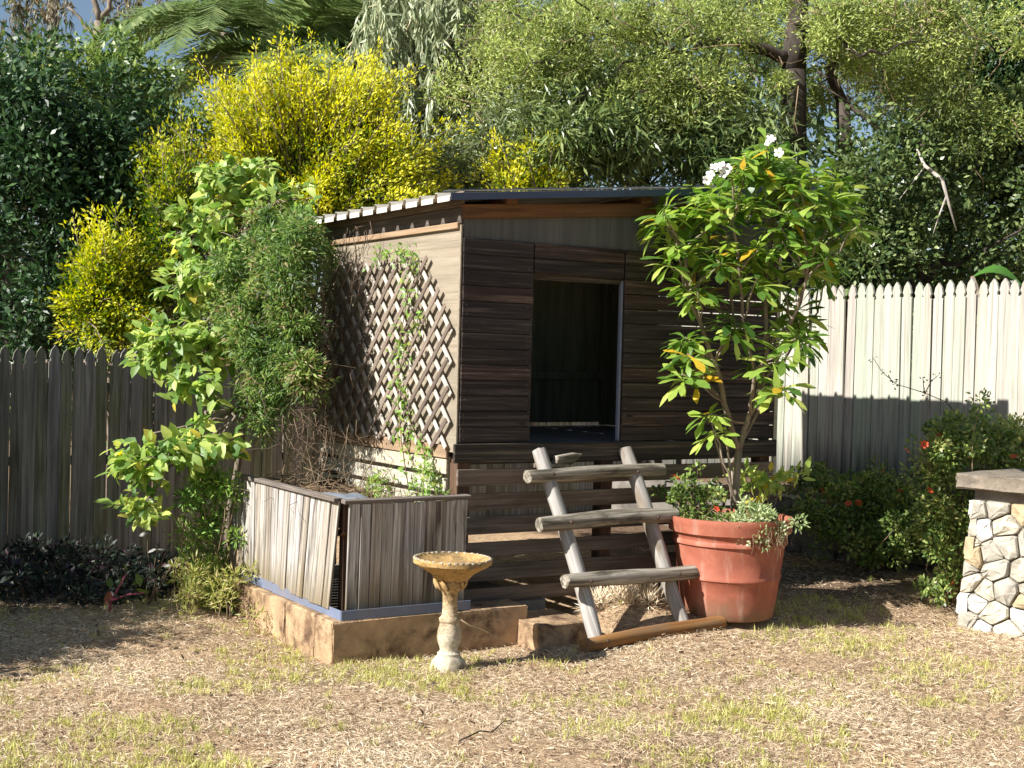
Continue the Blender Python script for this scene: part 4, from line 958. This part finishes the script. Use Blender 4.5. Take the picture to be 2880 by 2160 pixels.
for cx, cy, n, sx_, sy_ in ((1880, 610, 7, 45, 50), (1910, 720, 8, 55, 50), (1990, 560, 9, 60, 55), (2090, 520, 10, 60, 60), (2170, 450, 9, 60, 40), (2250, 520, 10, 70, 50), (2340, 570, 10, 70, 60), (2390, 640, 6, 40, 50), (2200, 620, 10, 80, 60), (2060, 690, 10, 80, 60), (2300, 720, 8, 60, 60), (2150, 780, 9, 90, 60), (1960, 820, 4, 40, 40), (1930, 960, 3, 25, 35), (1960, 1050, 3, 30, 40), (2050, 900, 4, 60, 60), (2210, 900, 5, 70, 60), (2130, 1020, 2, 60, 40), (2250, 980, 3, 40, 60), (2200, 1080, 2, 30, 40)):
    for _ in range(n): crown_tips.append(WP(cx + RNG.normal() * sx_ * .6, cy + RNG.normal() * sy_ * .6, RNG.uniform(-.33, .33)))
crown_tips += tips_extra
allv = np.concatenate(allp)
P, D, N, Ls, dr, cc = [], [], [], [], [], []
for tip in crown_tips:
    cand = allv[allv[:, 2] < tip[2] - .03]; near = cand[np.argmin(np.linalg.norm(cand - tip, axis=1))] if len(cand) else allv[0]
    paths.append(limb(near, tip, .006, .0045, 5, .03))
    ax = unit(tip - near) * .5 + np.array([0, 0, .8]); ax = unit(ax); k = int(RNG.integers(12, 19)); tone = RNG.normal() * .1
    sidev = unit(np.cross(ax, np.array([.3, .9, .1]))); s2 = np.cross(ax, sidev)
    for j in range(k):
        az = j * 2.4 + RNG.uniform(-.3, .3); el = RNG.uniform(-.25, .85)
        o_ = math.cos(az) * sidev + math.sin(az) * s2
        d = unit(o_ * math.cos(el) + ax * math.sin(el))
        P.append(tip - ax * RNG.uniform(0, .06)); D.append(d); N.append(unit(ax - d * (ax @ d)) + RNG.normal(size=3) * .12)
        Ls.append(RNG.uniform(.11, .185)); dr.append(RNG.uniform(.2, .7)); cc.append(.52 + tone + RNG.normal() * .27 + (.5 if RNG.random() < .02 else 0))
P, D, N, Ls, dr, cc = map(np.array, (P, D, N, Ls, dr, cc))
cc = np.minimum(cc, np.where(cc > .93, np.where(RNG.random(len(cc)) < .5, 1, .9), 1))
big_leaves(t, P, D, N, Ls, Ls * .31, dr, cc, 'spoon', ML_fr, ML_fro)
obj('trunk', tubes('trunk', [(rel(p_, t), r_) for p_, r_ in paths], M_bark2, 7), t)
def flower_mesh(r_, n, mat, cup=.3):
    V = []; Fq = []
    for j in range(n):
        a = 2 * math.pi * j / n; b = len(V); w_ = 1.25 * math.pi / n
        for rr, da, z in ((.12, 0, 0), (.6, -w_ * .8, .1), (.6, w_ * .8, .14), (.95, -w_ * .5, .25), (.95, w_ * .5, .28), (1.08, 0, .2)):
            V.append((r_ * rr * math.cos(a + da), r_ * rr * math.sin(a + da), r_ * z * cup * 3))
        Fq += [[b, b + 1, b + 2], [b + 1, b + 3, b + 4, b + 2], [b + 3, b + 5, b + 4]]
    return mesh_np('flower', V, Fq, mat, True)
fm = flower_mesh(.028, 5, M_white)
for px, py, dd in ((1998, 492, -.5), (2020, 478, -.5), (2036, 489, -.5), (2010, 470, -.5), (1988, 507, -.5), (2028, 466, -.5), (2163, 400, -.5), (2190, 430, -.52), (2168, 391, -.5), (2045, 474, -.5)):
    q = WP(px, py, dd) - fb
    obj('flower', fm, t, tuple(q), (Vector((-.5, -.65, .6)) + Vector(RNG.normal(size=3) * .3)).to_track_quat('Z', 'Y').to_euler())
# underplanting in the pot
def tuft(name, label, base, centers, cr, n, ls, lw, mat, cm, hang=None, shape='rhomb', zb=.2, flowers=None, fmesh=None):
    t = tree(name, label, 'plant', base)
    C = np.array(centers); P, D, N, cl = clump_leaves(C, cr * RNG.uniform(.6, 1.3, len(C)), n, .9, .6, zb, (1, 1, .85), .55); m = len(P)
    tag(obj('foliage', leaf_mesh('foliage', rel(P, t), D, N, ls * RNG.uniform(.6, 1.3, m), lw * RNG.uniform(.7, 1.2, m), cm + cl + RNG.normal(size=m) * .2, mat, shape, .15), t), kind='stuff')
    st = [limb(np.zeros(3), c - np.asarray(base), .004, .0015, 5, .1) for c in C]
    if hang: st += hang
    obj('stem', tubes('stem', st, M_dead, 3), t)
    for f in flowers or []: obj('flower', fmesh, t, tuple(np.asarray(f) - np.asarray(base)), (RNG.uniform(-.2, 1.2), RNG.uniform(-.7, .7), RNG.uniform(0, 6)))
    return t
DPp = float(np.linalg.norm([pw.x, pw.y]))
rim_c = np.array([pw.x, pw.y, pz + .56])
b0 = rim_c + np.array([.17, -.22, 0])
hang = []
for _ in range(70):
    a = np.array([RNG.uniform(-.14, .13), RNG.uniform(-.09, .03), .02]); hang.append(limb(a, a + np.array([RNG.normal() * .03, -.075 + RNG.normal() * .02, -RNG.uniform(.06, .2)]), .0018, .001, 5, .08))
tuft('trailing_plant', 'pale green trailing plant spilling over the right rim of the pot', b0, [W(RNG.normal() * 42 + 2130, RNG.normal() * 30 + 1482, DPp - .3 + RNG.uniform(-.12, .1)) for _ in range(52)], .05, 64, .03, .013, ML_pale, .55, hang)
b0 = rim_c + np.array([-.2, -.02, 0])
fm_r = flower_mesh(.02, 5, M_red)
tuft('potted_herb', 'small green plant with red flowers at the left side of the pot', b0, [W(RNG.normal() * 38 + 1950, 1440 - abs(RNG.normal()) * 42, DPp - .05 + RNG.uniform(-.12, .15)) for _ in range(26)], .045, 34, .034, .02, ML_shrub, .55, None, 'rhomb', .2, [W(1893, 1338, DPp - .1), W(1905, 1345, DPp - .05), W(2015, 1432, DPp - .25), W(2030, 1440, DPp - .22), W(2120, 1432, DPp)], fm_r)
tuft('potted_seedling', 'young yellow green shoot beside the tree trunk in the pot', rim_c + np.array([.2, .1, 0]), [W(RNG.normal() * 28 + 2150, 1345 + RNG.normal() * 28, DPp + .1) for _ in range(9)], .05, 14, .085, .035, ML_big, .62, None, 'leaf')
tuft('potted_creeper', 'low straggly creeper covering the soil in the pot', rim_c + np.array([-.02, -.2, 0]), [rim_c + np.array([RNG.uniform(-.25, .25), RNG.uniform(-.25, .2), RNG.uniform(.0, .04)]) for _ in range(30)], .04, 26, .026, .012, ML_shrub, .6)

# ------------------------------------------------------------------ right side: retaining wall, bed plants, stone pier
t = thing('retaining_wall', 'low dark stone retaining wall under the right fence', 'wall', l2w(3.82, 0, 0), HZ)
rr = random.Random(4); v = -2.3
while v < 3.7:
    for row, (z0_, z1_) in enumerate(((-.05, .17), (.172, .37), (.372, .55))):
        pass
    v += .5
for row, (z0_, z1_) in enumerate(((.0, .2), (.203, .39), (.393, .56))):
    v = -2.35 + row * .13
    while v < 3.7:
        L = rr.uniform(.3, .5)
        obj('stone_block', rough_box(-.09 + rr.uniform(-.02, .02), .09, v, v + L - .012, z0_, z1_ + rr.uniform(-.01, .004), M_concg, .012, .12, seed=rr.randint(0, 99)), t)
        v += L
def voronoi_cells(w, h, pts):
    out = []
    for i, p_ in enumerate(pts):
        poly = [(0, 0), (w, 0), (w, h), (0, h)]
        for j, q in enumerate(pts):
            if i == j or abs(q[0] - p_[0]) + abs(q[1] - p_[1]) > .8: continue
            mx, my = (p_[0] + q[0]) / 2, (p_[1] + q[1]) / 2; nx_, ny_ = q[0] - p_[0], q[1] - p_[1]
            new = []
            for k in range(len(poly)):
                a, b_ = poly[k], poly[(k + 1) % len(poly)]
                da = (a[0] - mx) * nx_ + (a[1] - my) * ny_; db = (b_[0] - mx) * nx_ + (b_[1] - my) * ny_
                if da <= 0: new.append(a)
                if da * db < 0:
                    s = da / (da - db); new.append((a[0] + (b_[0] - a[0]) * s, a[1] + (b_[1] - a[1]) * s))
            poly = new
            if len(poly) < 3: break
        if len(poly) >= 3: out.append(poly)
    return out
M_stone = mat_flat('cream quarry stone', (.5, .455, .36), .35, 11, .95, .9, .15, 0, (.2, .18, .15), .75, 7, .014)
M_stonec = mat_flat('white quarry stone', (.62, .6, .55), .3, 9, .95, .9, .15, 0, (.28, .26, .22), .7, 8, .016)
M_stoned = mat_flat('tan quarry stone', (.45, .35, .22), .35, 9, .95, .9, .15, 0, (.2, .15, .1), .7, 7, .016)
M_stoneb = mat_flat('grey quarry stone', (.4, .37, .31), .28, 9, .95, .7, .15, 0, (.2, .18, .15), .7, 6, .01)
M_capc = mat_flat('brown grey cap concrete', (.24, .2, .155), .35, 12, .95, .9, .2, 0, (.1, .085, .07), .7, 6, .014)
M_mort = mat_flat('dark mortar', (.13, .11, .085), .3, 12, 1, .6)
pA = np.array([2.775, 8.13]); fdir = unit(np.array([.72, -.69])); fn = np.array([-fdir[1], fdir[0]]) * -1   # face runs right and toward camera
PW, PH, PD = .75, .86, .62
if fn @ (np.array([0, 0]) - pA) < 0: fn = -fn
t = thing('stone_pier', 'cream rubble stone wall end with dark concrete cap at the right edge', 'stone wall', (pA[0], pA[1], 0), math.atan2(fdir[1], fdir[0]))
# local: x along face, -y outwards (towards the lawn)
sgn = -1
core = [(.03, .03), (PW - .03, .03), (PW - .03, PD - .03), (.03, PD - .03)]
bt = .075
V = [(x - (bt if x < PW / 2 else -bt), y, -.1) for x, y in core] + [(x, y, PH) for x, y in core]
obj('mortar_core', mesh_np('mortar_core', V, [[3, 2, 1, 0], [4, 5, 6, 7], [0, 1, 5, 4], [1, 2, 6, 5], [2, 3, 7, 6], [3, 0, 4, 7]], M_mort), t)
def stone_face(w, h, nst, seed, place):
    rr = random.Random(seed); pts = []; tries = 0
    while len(pts) < nst and tries < 4000:
        q = (rr.uniform(0, w), rr.uniform(0, h)); tries += 1
        if all(math.hypot(q[0] - a[0], (q[1] - a[1]) * 1.15) > rr.uniform(.075, .16) for a in pts): pts.append(q)
    for poly in voronoi_cells(w, h, pts):
        cx = sum(a[0] for a in poly) / len(poly); cy = sum(a[1] for a in poly) / len(poly)
        th = rr.uniform(.01, .042)
        # outline rounded by corner cutting
        pl = []
        for k in range(len(poly)):
            a, b_ = poly[k], poly[(k + 1) % len(poly)]
            pl += [(a[0] * .9 + b_[0] * .1, a[1] * .9 + b_[1] * .1), (a[0] * .1 + b_[0] * .9, a[1] * .1 + b_[1] * .9)]
        n = len(pl); V = []
        for sc_, dz in ((.955, -.03), (.945, th * .45), (.87, th * .85), (.5, th)):
            for a in pl: V.append(place(cx + (a[0] - cx) * sc_ * rr.uniform(.965, 1.01), cy + (a[1] - cy) * sc_ * rr.uniform(.965, 1.01), dz + rr.uniform(-.008, .008)))
        V.append(place(cx + rr.uniform(-.015, .015), cy + rr.uniform(-.015, .015), th + rr.uniform(.002, .014)))
        Fq = [[r_ * n + k, r_ * n + (k + 1) % n, (r_ + 1) * n + (k + 1) % n, (r_ + 1) * n + k] for r_ in (0, 1, 2) for k in range(n)] + [[3 * n + k, 3 * n + (k + 1) % n, 4 * n] for k in range(n)]
        me = mesh_np('stone', V, Fq, rr.choice((M_stone, M_stone, M_stoneb, M_stonec, M_stoned)), False)
        bm = bmesh.new(); bm.from_mesh(me); bmesh.ops.recalc_face_normals(bm, faces=list(bm.faces)); bm.to_mesh(me); bm.free()
        obj('stone', me, t)
def batter(x, z): return x + (bt * (1 - z / PH)) * (-1 if x < PW / 2 else 1) * (abs(x - PW / 2) / (PW / 2))
stone_face(PW, PH + .02, 60, 3, lambda a, b_, d: (batter(a, b_), -d + .028, b_ - .06))
stone_face(PD, PH + .02, 50, 5, lambda a, b_, d: (-bt * (1 - b_ / PH) - d + .028, a, b_ - .06))
obj('cap', rough_box(-.06, PW + .08, -.07, PD + .06, PH + .025, PH + .115, M_capc, .006, .1, seed=8), t)
obj('neck', rough_box(.02, PW - .02, .02, PD - .02, PH - .05, PH + .03, M_concg, .004, .1, seed=7), t)

fm_o = flower_mesh(.026, 6, mat_flat('orange red petals', (.62, .09, .03), .2, 20, .6, .1))
def shrub(label, base, blobs, n, ls, lw, cm, fl, nm='flowering_shrub'):
    t = tree(nm, label, 'shrub', base, 'flowering shrubs along the right bed')
    C = np.array([W(cx + rx * RNG.normal() * .55, cy + ry * RNG.normal() * .55, D + RNG.normal() * dd) for cx, cy, rx, ry, D, dd, k in blobs for _ in range(k)])
    P, D, N, cl = clump_leaves(C, .085 * RNG.uniform(.5, 1.4, len(C)), n, .9, .6, .15, (1, 1, .9), .55); m = len(P)
    ok = P[:, 2] > ground_h(P[:, 0], P[:, 1]) + .01; P, D, N, cl = P[ok], D[ok], N[ok], cl[ok]; m = len(P)
    obj('crown', leaf_mesh('crown', rel(P, t), D, N, ls * RNG.uniform(.6, 1.3, m), lw * RNG.uniform(.7, 1.2, m), cm + .1 + cl + RNG.normal(size=m) * .22, ML_shrub, 'rhomb', .15), t)
    st = [limb(np.append(RNG.normal(size=2) * .06, 0), C[RNG.integers(len(C))] - np.asarray(base), .008, .002, 6, .07) for _ in range(34)]
    obj('stem', tubes('stem', st, M_dead, 4), t)
    for px, py, D in fl: obj('flower', fm_o, t, tuple(W(px, py, D) - np.asarray(base)), (RNG.uniform(.3, 1.3), RNG.uniform(-.6, .6), RNG.uniform(0, 6)))
    return t
def gb(px, D):
    q = W(px, 1500, D); return np.array([q[0], q[1], float(ground_h(q[0], q[1])) - .01])
shrub('leafy shrub with orange red flowers beside the stone wall end', gb(2690, 8.75), [(2650, 1300, 80, 90, 8.7, .15, 44), (2720, 1230, 120, 60, 8.9, .2, 34), (2620, 1460, 50, 70, 8.6, .1, 22), (2800, 1270, 80, 60, 9.0, .2, 26), (2660, 1600, 50, 70, 8.65, .1, 16), (2700, 1450, 40, 120, 8.7, .1, 20)], 74, .036, .019, .55,
      [(2600, 1250, 8.5), (2615, 1380, 8.45), (2735, 1285, 8.6), (2850, 1285, 8.7), (2640, 1225, 8.6), (2680, 1640, 8.5), (2870, 1330, 8.6)])
shrub('shaded groundcover with red flowers spilling over the retaining wall', gb(2440, 9.75), [(2380, 1390, 70, 35, 9.7, .12, 24), (2470, 1370, 70, 50, 9.6, .12, 26), (2540, 1420, 60, 50, 9.4, .12, 22), (2450, 1450, 70, 35, 9.5, .1, 16), (2280, 1350, 60, 25, 10.0, .1, 12), (2350, 1480, 70, 35, 9.45, .1, 18), (2460, 1530, 80, 40, 9.3, .1, 20), (2570, 1500, 50, 60, 9.1, .1, 18), (2270, 1440, 50, 35, 9.6, .1, 12)], 70, .036, .019, .45,
      [(2312, 1380, 9.5), (2332, 1412, 9.4), (2385, 1417, 9.4), (2415, 1415, 9.4), (2483, 1326, 9.4), (2532, 1383, 9.2), (2550, 1268, 9.6), (2600, 1250, 9.5)])
shrub('bright green leafy shrub above the stone wall cap at the right edge', gb(2900, 9.3), [(2870, 1230, 60, 60, 9.2, .15, 22), (2860, 1320, 40, 30, 9.0, .1, 10)], 80, .04, .022, .68, [(2862, 1285, 9.0)])
t = tree('bare_stem', 'thin bare arching stem in front of the bleached fence', 'stem', gb(2720, 9.4)); q0 = np.asarray(t.location)
sp = [[(2720, 1240), (2700, 1175), (2660, 1130), (2600, 1105), (2520, 1080), (2480, 1045), (2455, 1005)], [(2600, 1105), (2595, 1060)], [(2600, 1110), (2620, 1070), (2640, 1055)], [(2512, 1078), (2498, 1055)]]
for pp, rr_ in [(np.array([W(x, y, 9.5) - q0 for x, y in s]), np.linspace(.004, .0018, len(s))) for s in sp] + [([np.zeros(3), W(2720, 1240, 9.5) - q0], [.006, .004])]: obj('stem', tubes('stem', [(pp, rr_)], M_bark, 4), t)
P = np.array([W(x + RNG.normal() * 7, y + RNG.normal() * 7, 9.5) for s in sp for x, y in s[-4:] for _ in range(4)]); m = len(P)
obj('foliage', leaf_mesh('foliage', P - q0, rdir(m), rdir(m), .022, .012, RNG.random(m) * .6, ML_shrub), t)

# ------------------------------------------------------------------ left side plants at the fence foot
def low_plants(name, label, cat, base, cent, cr, n, ls, lw, mat, cm, shape='rhomb', zb=.2, sd=.2):
    t = tree(name, label, cat, base); C = np.array(cent)
    P, D, N, cl = clump_leaves(C, cr * RNG.uniform(.6, 1.4, len(C)), n, .9, .6, zb, (1, 1, .85), .55)
    ok = P[:, 2] > ground_h(P[:, 0], P[:, 1]) + .005; P, D, N, cl = P[ok], D[ok], N[ok], cl[ok]; m = len(P)
    obj('foliage', leaf_mesh('foliage', rel(P, t), D, N, ls * RNG.uniform(.6, 1.3, m), lw * RNG.uniform(.7, 1.2, m), cm + cl + RNG.normal(size=m) * sd, mat, shape, .2), t)
    tag(obj('stem', tubes('stem', [limb(np.append((c - np.asarray(base))[:2] * .9, -.02), c - np.asarray(base), .004, .002, 5, .08) for c in C], M_dead, 3), t), kind='stuff')
    return t
def lg(u, v, z=0.0):
    q = l2w(u, v); return np.array([q.x, q.y, float(ground_h(q.x, q.y)) + z])
ML_weed = mat_leaf('dry weed leaf', [(0, (.22, .2, .06)), (.4, (.3, .34, .08)), (.75, (.45, .45, .14)), (1, (.52, .4, .22))])
low_plants('purple_groundcover', 'dark purple green groundcover along the foot of the left fence', 'groundcover', lg(-1.7, 2.9), [lg(RNG.uniform(-2.6, -.75), RNG.uniform(1.8, 3.6), RNG.uniform(.01, .24)) for _ in range(130)], .1, 55, .06, .026, ML_purp, .45)
low_plants('fence_weed', 'leafy green weeds against the outer corner of the planter', 'weed', lg(-1.0, 1.3), [lg(-.97 + RNG.normal() * .07, 1.38 + RNG.normal() * .12, RNG.uniform(.03, .85) ** 1.2) for _ in range(60)], .075, 90, .04, .013, ML_vine, .6)
low_plants('dry_weed', 'sunlit yellow green weeds on the ground below the planter corner', 'weed', lg(-1.05, 1.1), [lg(-1.03 + RNG.normal() * .1, 1.15 + RNG.normal() * .16, RNG.uniform(.02, .3)) for _ in range(40)], .06, 60, .045, .009, ML_weed, .6, zb=.3)
low_plants('dry_grass_clump', 'bleached dry grass clump behind the lowest ladder rung', 'grass clump', lg(1.02, -.18), [lg(1.02 + RNG.normal() * .16, -.2 + RNG.normal() * .1, RNG.uniform(.0, .06)) for _ in range(26)], .055, 60, .07, .006, ML_straw, .65, zb=.6)
t = tree('red_stem_weed', 'weed with pink red stems lying in the shade by the left fence', 'weed', lg(-1.62, 1.85)); q0 = np.asarray(t.location)
M_pink = mat_flat('pink red stem', (.3, .06, .1), .2, 10, .6, .1)
for pp in (((305, 1742, 8.0), (312, 1690, 7.97), (338, 1645, 7.95), (355, 1612, 7.95)), ((312, 1690, 7.97), (360, 1672, 7.9), (405, 1668, 7.85))):
    obj('stem', tubes('stem', [(np.array([W(*q) for q in pp]) - q0, np.linspace(.007, .004, len(pp)))], M_pink, 6), t)
P = np.array([W(x, y, 7.95) for x, y in ((330, 1630), (340, 1650), (372, 1645), (380, 1655), (310, 1655), (350, 1600), (395, 1650), (300, 1700))]); m = len(P)
sing_leaves(t, P, rdir(m), rdir(m) + np.array([-.3, -.4, .5]), leaf_single('leaf', .09, .045, mat_leaf('reddish leaf', [(0, (.1, .16, .04)), (.6, (.16, .22, .05)), (.8, (.3, .09, .04)), (1, (.35, .12, .05))], True), .2))
# silvery leaves hanging in the light gap
t = tree('silver_weed', 'few pale silvery leaves catching sun beside the planter corner', 'weed', lg(-1.25, 1.6)); q0 = np.asarray(t.location)
pts_ = ((530, 1430), (545, 1452), (415, 1500), (440, 1545), (468, 1548), (485, 1590), (600, 1405))
P = np.array([W(x, y, 8.2) for x, y in pts_]); m = len(P)
sing_leaves(t, P, rdir(m) * .4 + np.array([-.9, 0, -.2]), rdir(m) * .4 + np.array([-.5, -.5, .6]), leaf_single('leaf', .06, .03, mat_leaf('silver leaf', [(0, (.35, .33, .3)), (1, (.5, .47, .45))], True), .1))
for q in P: obj('stem', tubes('stem', [limb(np.zeros(3), q - q0, .003, .0015, 6, .04)], M_dead, 3), t)
# plants and litter inside the planter
low_plants('planter_weed', 'tufts of lime green weeds growing inside the planter box', 'weed', np.array(l2w(-.3, .4, .72)), [np.array(l2w(*q)) + RNG.normal(size=3) * .03 for q in ((-.2, .55, .8), (-.22, .62, .82), (-.25, .5, .8), (-.12, .12, .8), (-.1, .1, .86), (-.12, .18, .8), (-.1, .15, .92), (-.1, .05, .83))], .055, 45, .04, .011, ML_vine, .8)
t = tree('planter_litter', 'dry twigs and dead stalks piled in the planter box', 'dead stems', np.array(l2w(-.4, .8, .74))); q0 = np.asarray(t.location)
st = []
for _ in range(130):
    a = np.array(l2w(RNG.uniform(-.72, -.08), RNG.uniform(.1, 1.4), RNG.uniform(.74, .84))); st.append(limb(a - q0, a - q0 + RNG.normal(size=3) * np.array([.12, .12, .05]), .003, .0015, 4, .1))
for _ in range(26):
    a = np.array(l2w(RNG.uniform(-.5, -.05), RNG.uniform(.5, 1.5), .76)); st.append(limb(a - q0, a - q0 + np.array([RNG.normal() * .08, RNG.normal() * .08, RNG.uniform(.15, .5)]), .003, .0015, 6, .08))
obj('twig', tubes('twig', st, M_dead, 3), t)

# ------------------------------------------------------------------ lawn
def in_yard(x, y):
    u, v = w2l(x, y)
    ok = (v < 3.7) & (u < 3.75)
    ok &= ~((u > -.9) & (u < .36) & (v > -.3) & (v < 1.6))
    ok &= ~((u > .24) & (u < .8) & (v > -.5) & (v < -.05) & (ground_h(x, y) < .165))
    ok &= ~((u > .3) & (u < 2.5) & (v > .05) & (v < 1.9))
    ok &= ((x - pw.x) ** 2 + (y - pw.y) ** 2 > .29 ** 2)
    ok &= RNG.random(np.shape(x)) > .8 * bare(x, y)
    return ok
def scatter(n, x0, x1, y0, y1, dens=None):
    out = []
    while sum(map(len, out)) < n:
        y = y0 + (y1 - y0) * RNG.random(n) ** 1.25; x = RNG.uniform(x0, x1, n)
        k = in_yard(x, y) & (np.abs(x) < y * .41 + .3)
        if dens is not None: k &= RNG.random(n) < dens(x, y)
        out.append(np.stack([x, y], -1)[k])
    return np.concatenate(out)[:n]
q = scatter(270000, -4.2, 4.6, 4.7, 10.4, lambda x, y: np.clip(.62 + .5 * vnoise(x, y, 3.1, 11) + .3 * vnoise(x, y, 8, 6), .12, 1)); n = len(q)
z = ground_h(q[:, 0], q[:, 1])
az = RNG.uniform(0, 2 * math.pi, n); el = np.abs(RNG.normal(size=n)) * .28
D = np.stack([np.cos(az) * np.cos(el), np.sin(az) * np.cos(el), np.sin(el)], -1)
P = np.stack([q[:, 0], q[:, 1], z + RNG.uniform(0, .014, n)], -1)
cl = .5 + .18 * vnoise(q[:, 0], q[:, 1], 2.0, 5) + RNG.normal(size=n) * .22
o = obj('dry_grass', leaf_mesh('dry_grass', P, D, RNG.normal(size=(n, 3)) * .5 + np.array([0, 0, 1]), RNG.uniform(.012, .058, n), RNG.uniform(.002, .0042, n), cl, ML_straw, 'rhomb', .25 * RNG.random(n)))
tag(o, 'dry straw coloured mown grass covering the lawn', None, None, 'stuff')
def gd(x, y):
    u, v = w2l(x, y)
    return np.clip(.02 + .55 * (vnoise(x, y, 1.5, 8) - .05) + .35 * vnoise(x, y, 4.2, 4) + .35 * np.exp(-(((x + 1.6) / .9) ** 2 + ((y - 6.5) / .45) ** 2)) + .15 * np.exp(-(((x - 1.5) / 1.2) ** 2 + ((y - 7.0) / .4) ** 2)), .015, 1)
q = scatter(2600, -4.2, 4.6, 4.7, 10.0, gd); k = 11
c = np.repeat(q, k, 0) + RNG.normal(size=(len(q) * k, 2)) * .014; n = len(c); z = ground_h(c[:, 0], c[:, 1])
P = np.stack([c[:, 0], c[:, 1], z], -1); D = np.stack([RNG.normal(size=n) * .42, RNG.normal(size=n) * .42, np.ones(n)], -1)
sz = np.repeat(RNG.uniform(.45, 1.1, len(q)), k)
o = obj('green_grass', leaf_mesh('green_grass', P, D, rdir(n), sz * RNG.uniform(.025, .065, n), RNG.uniform(.003, .0055, n), .55 + np.repeat(RNG.normal(size=len(q)) * .18, k) + RNG.normal(size=n) * .15, ML_grass, 'rhomb', .3 * RNG.random(n)))
tag(o, 'scattered tufts of yellow green grass on the lawn', None, None, 'stuff')
q = scatter(3600, -4.2, 4.6, 4.7, 10.0); n = len(q)      # dry leaf litter and bits of bark
P = np.stack([q[:, 0], q[:, 1], ground_h(q[:, 0], q[:, 1]) + RNG.uniform(.006, .02, n)], -1)
D = rdir(n) * np.array([1, 1, .3]); L = RNG.uniform(.012, .045, n)
o = obj('leaf_litter', leaf_mesh('leaf_litter', P, D, RNG.normal(size=(n, 3)) * .35 + np.array([0, 0, 1]), L, L * RNG.uniform(.25, .6, n), RNG.random(n), mat_leaf('dead leaf', [(0, (.07, .045, .03)), (.5, (.2, .12, .07)), (1, (.4, .28, .17))], trans=.1, rough=.7), 'leaf', .3))
tag(o, 'brown dead leaf litter strewn over the lawn', None, None, 'stuff')
# fallen sticks
for lab, a, b_ in (('thin dark fallen stick on the lawn in the foreground centre', (1290, 2095), (1450, 2028)), ('pale dry stalk lying on the lawn at left', (70, 1965), (190, 1985)), ('dry vine stalk trailing from the plinth to the lawn', (1325, 1735), (1440, 1830))):
    def gp(px, py):
        d = ray(px, py); s = -CAMZ / d[2]; return np.array([0, 0, CAMZ]) + d * s
    A, B = gp(*a), gp(*b_)
    A[2] = float(ground_h(A[0], A[1])) + .015; B[2] = float(ground_h(B[0], B[1])) + .012
    if 'vine' in lab: A = np.array(l2w(-.12, -.3, .18)); B = np.array([*gp(1440, 1830)[:2], .02])
    o = obj('fallen_stick', tubes('fallen_stick', [limb(np.zeros(3), B - A, .004, .002, 7, .03)], M_dead if 'dark' not in lab else M_bark, 5), None, tuple(A)); tag(o, lab, 'stick')
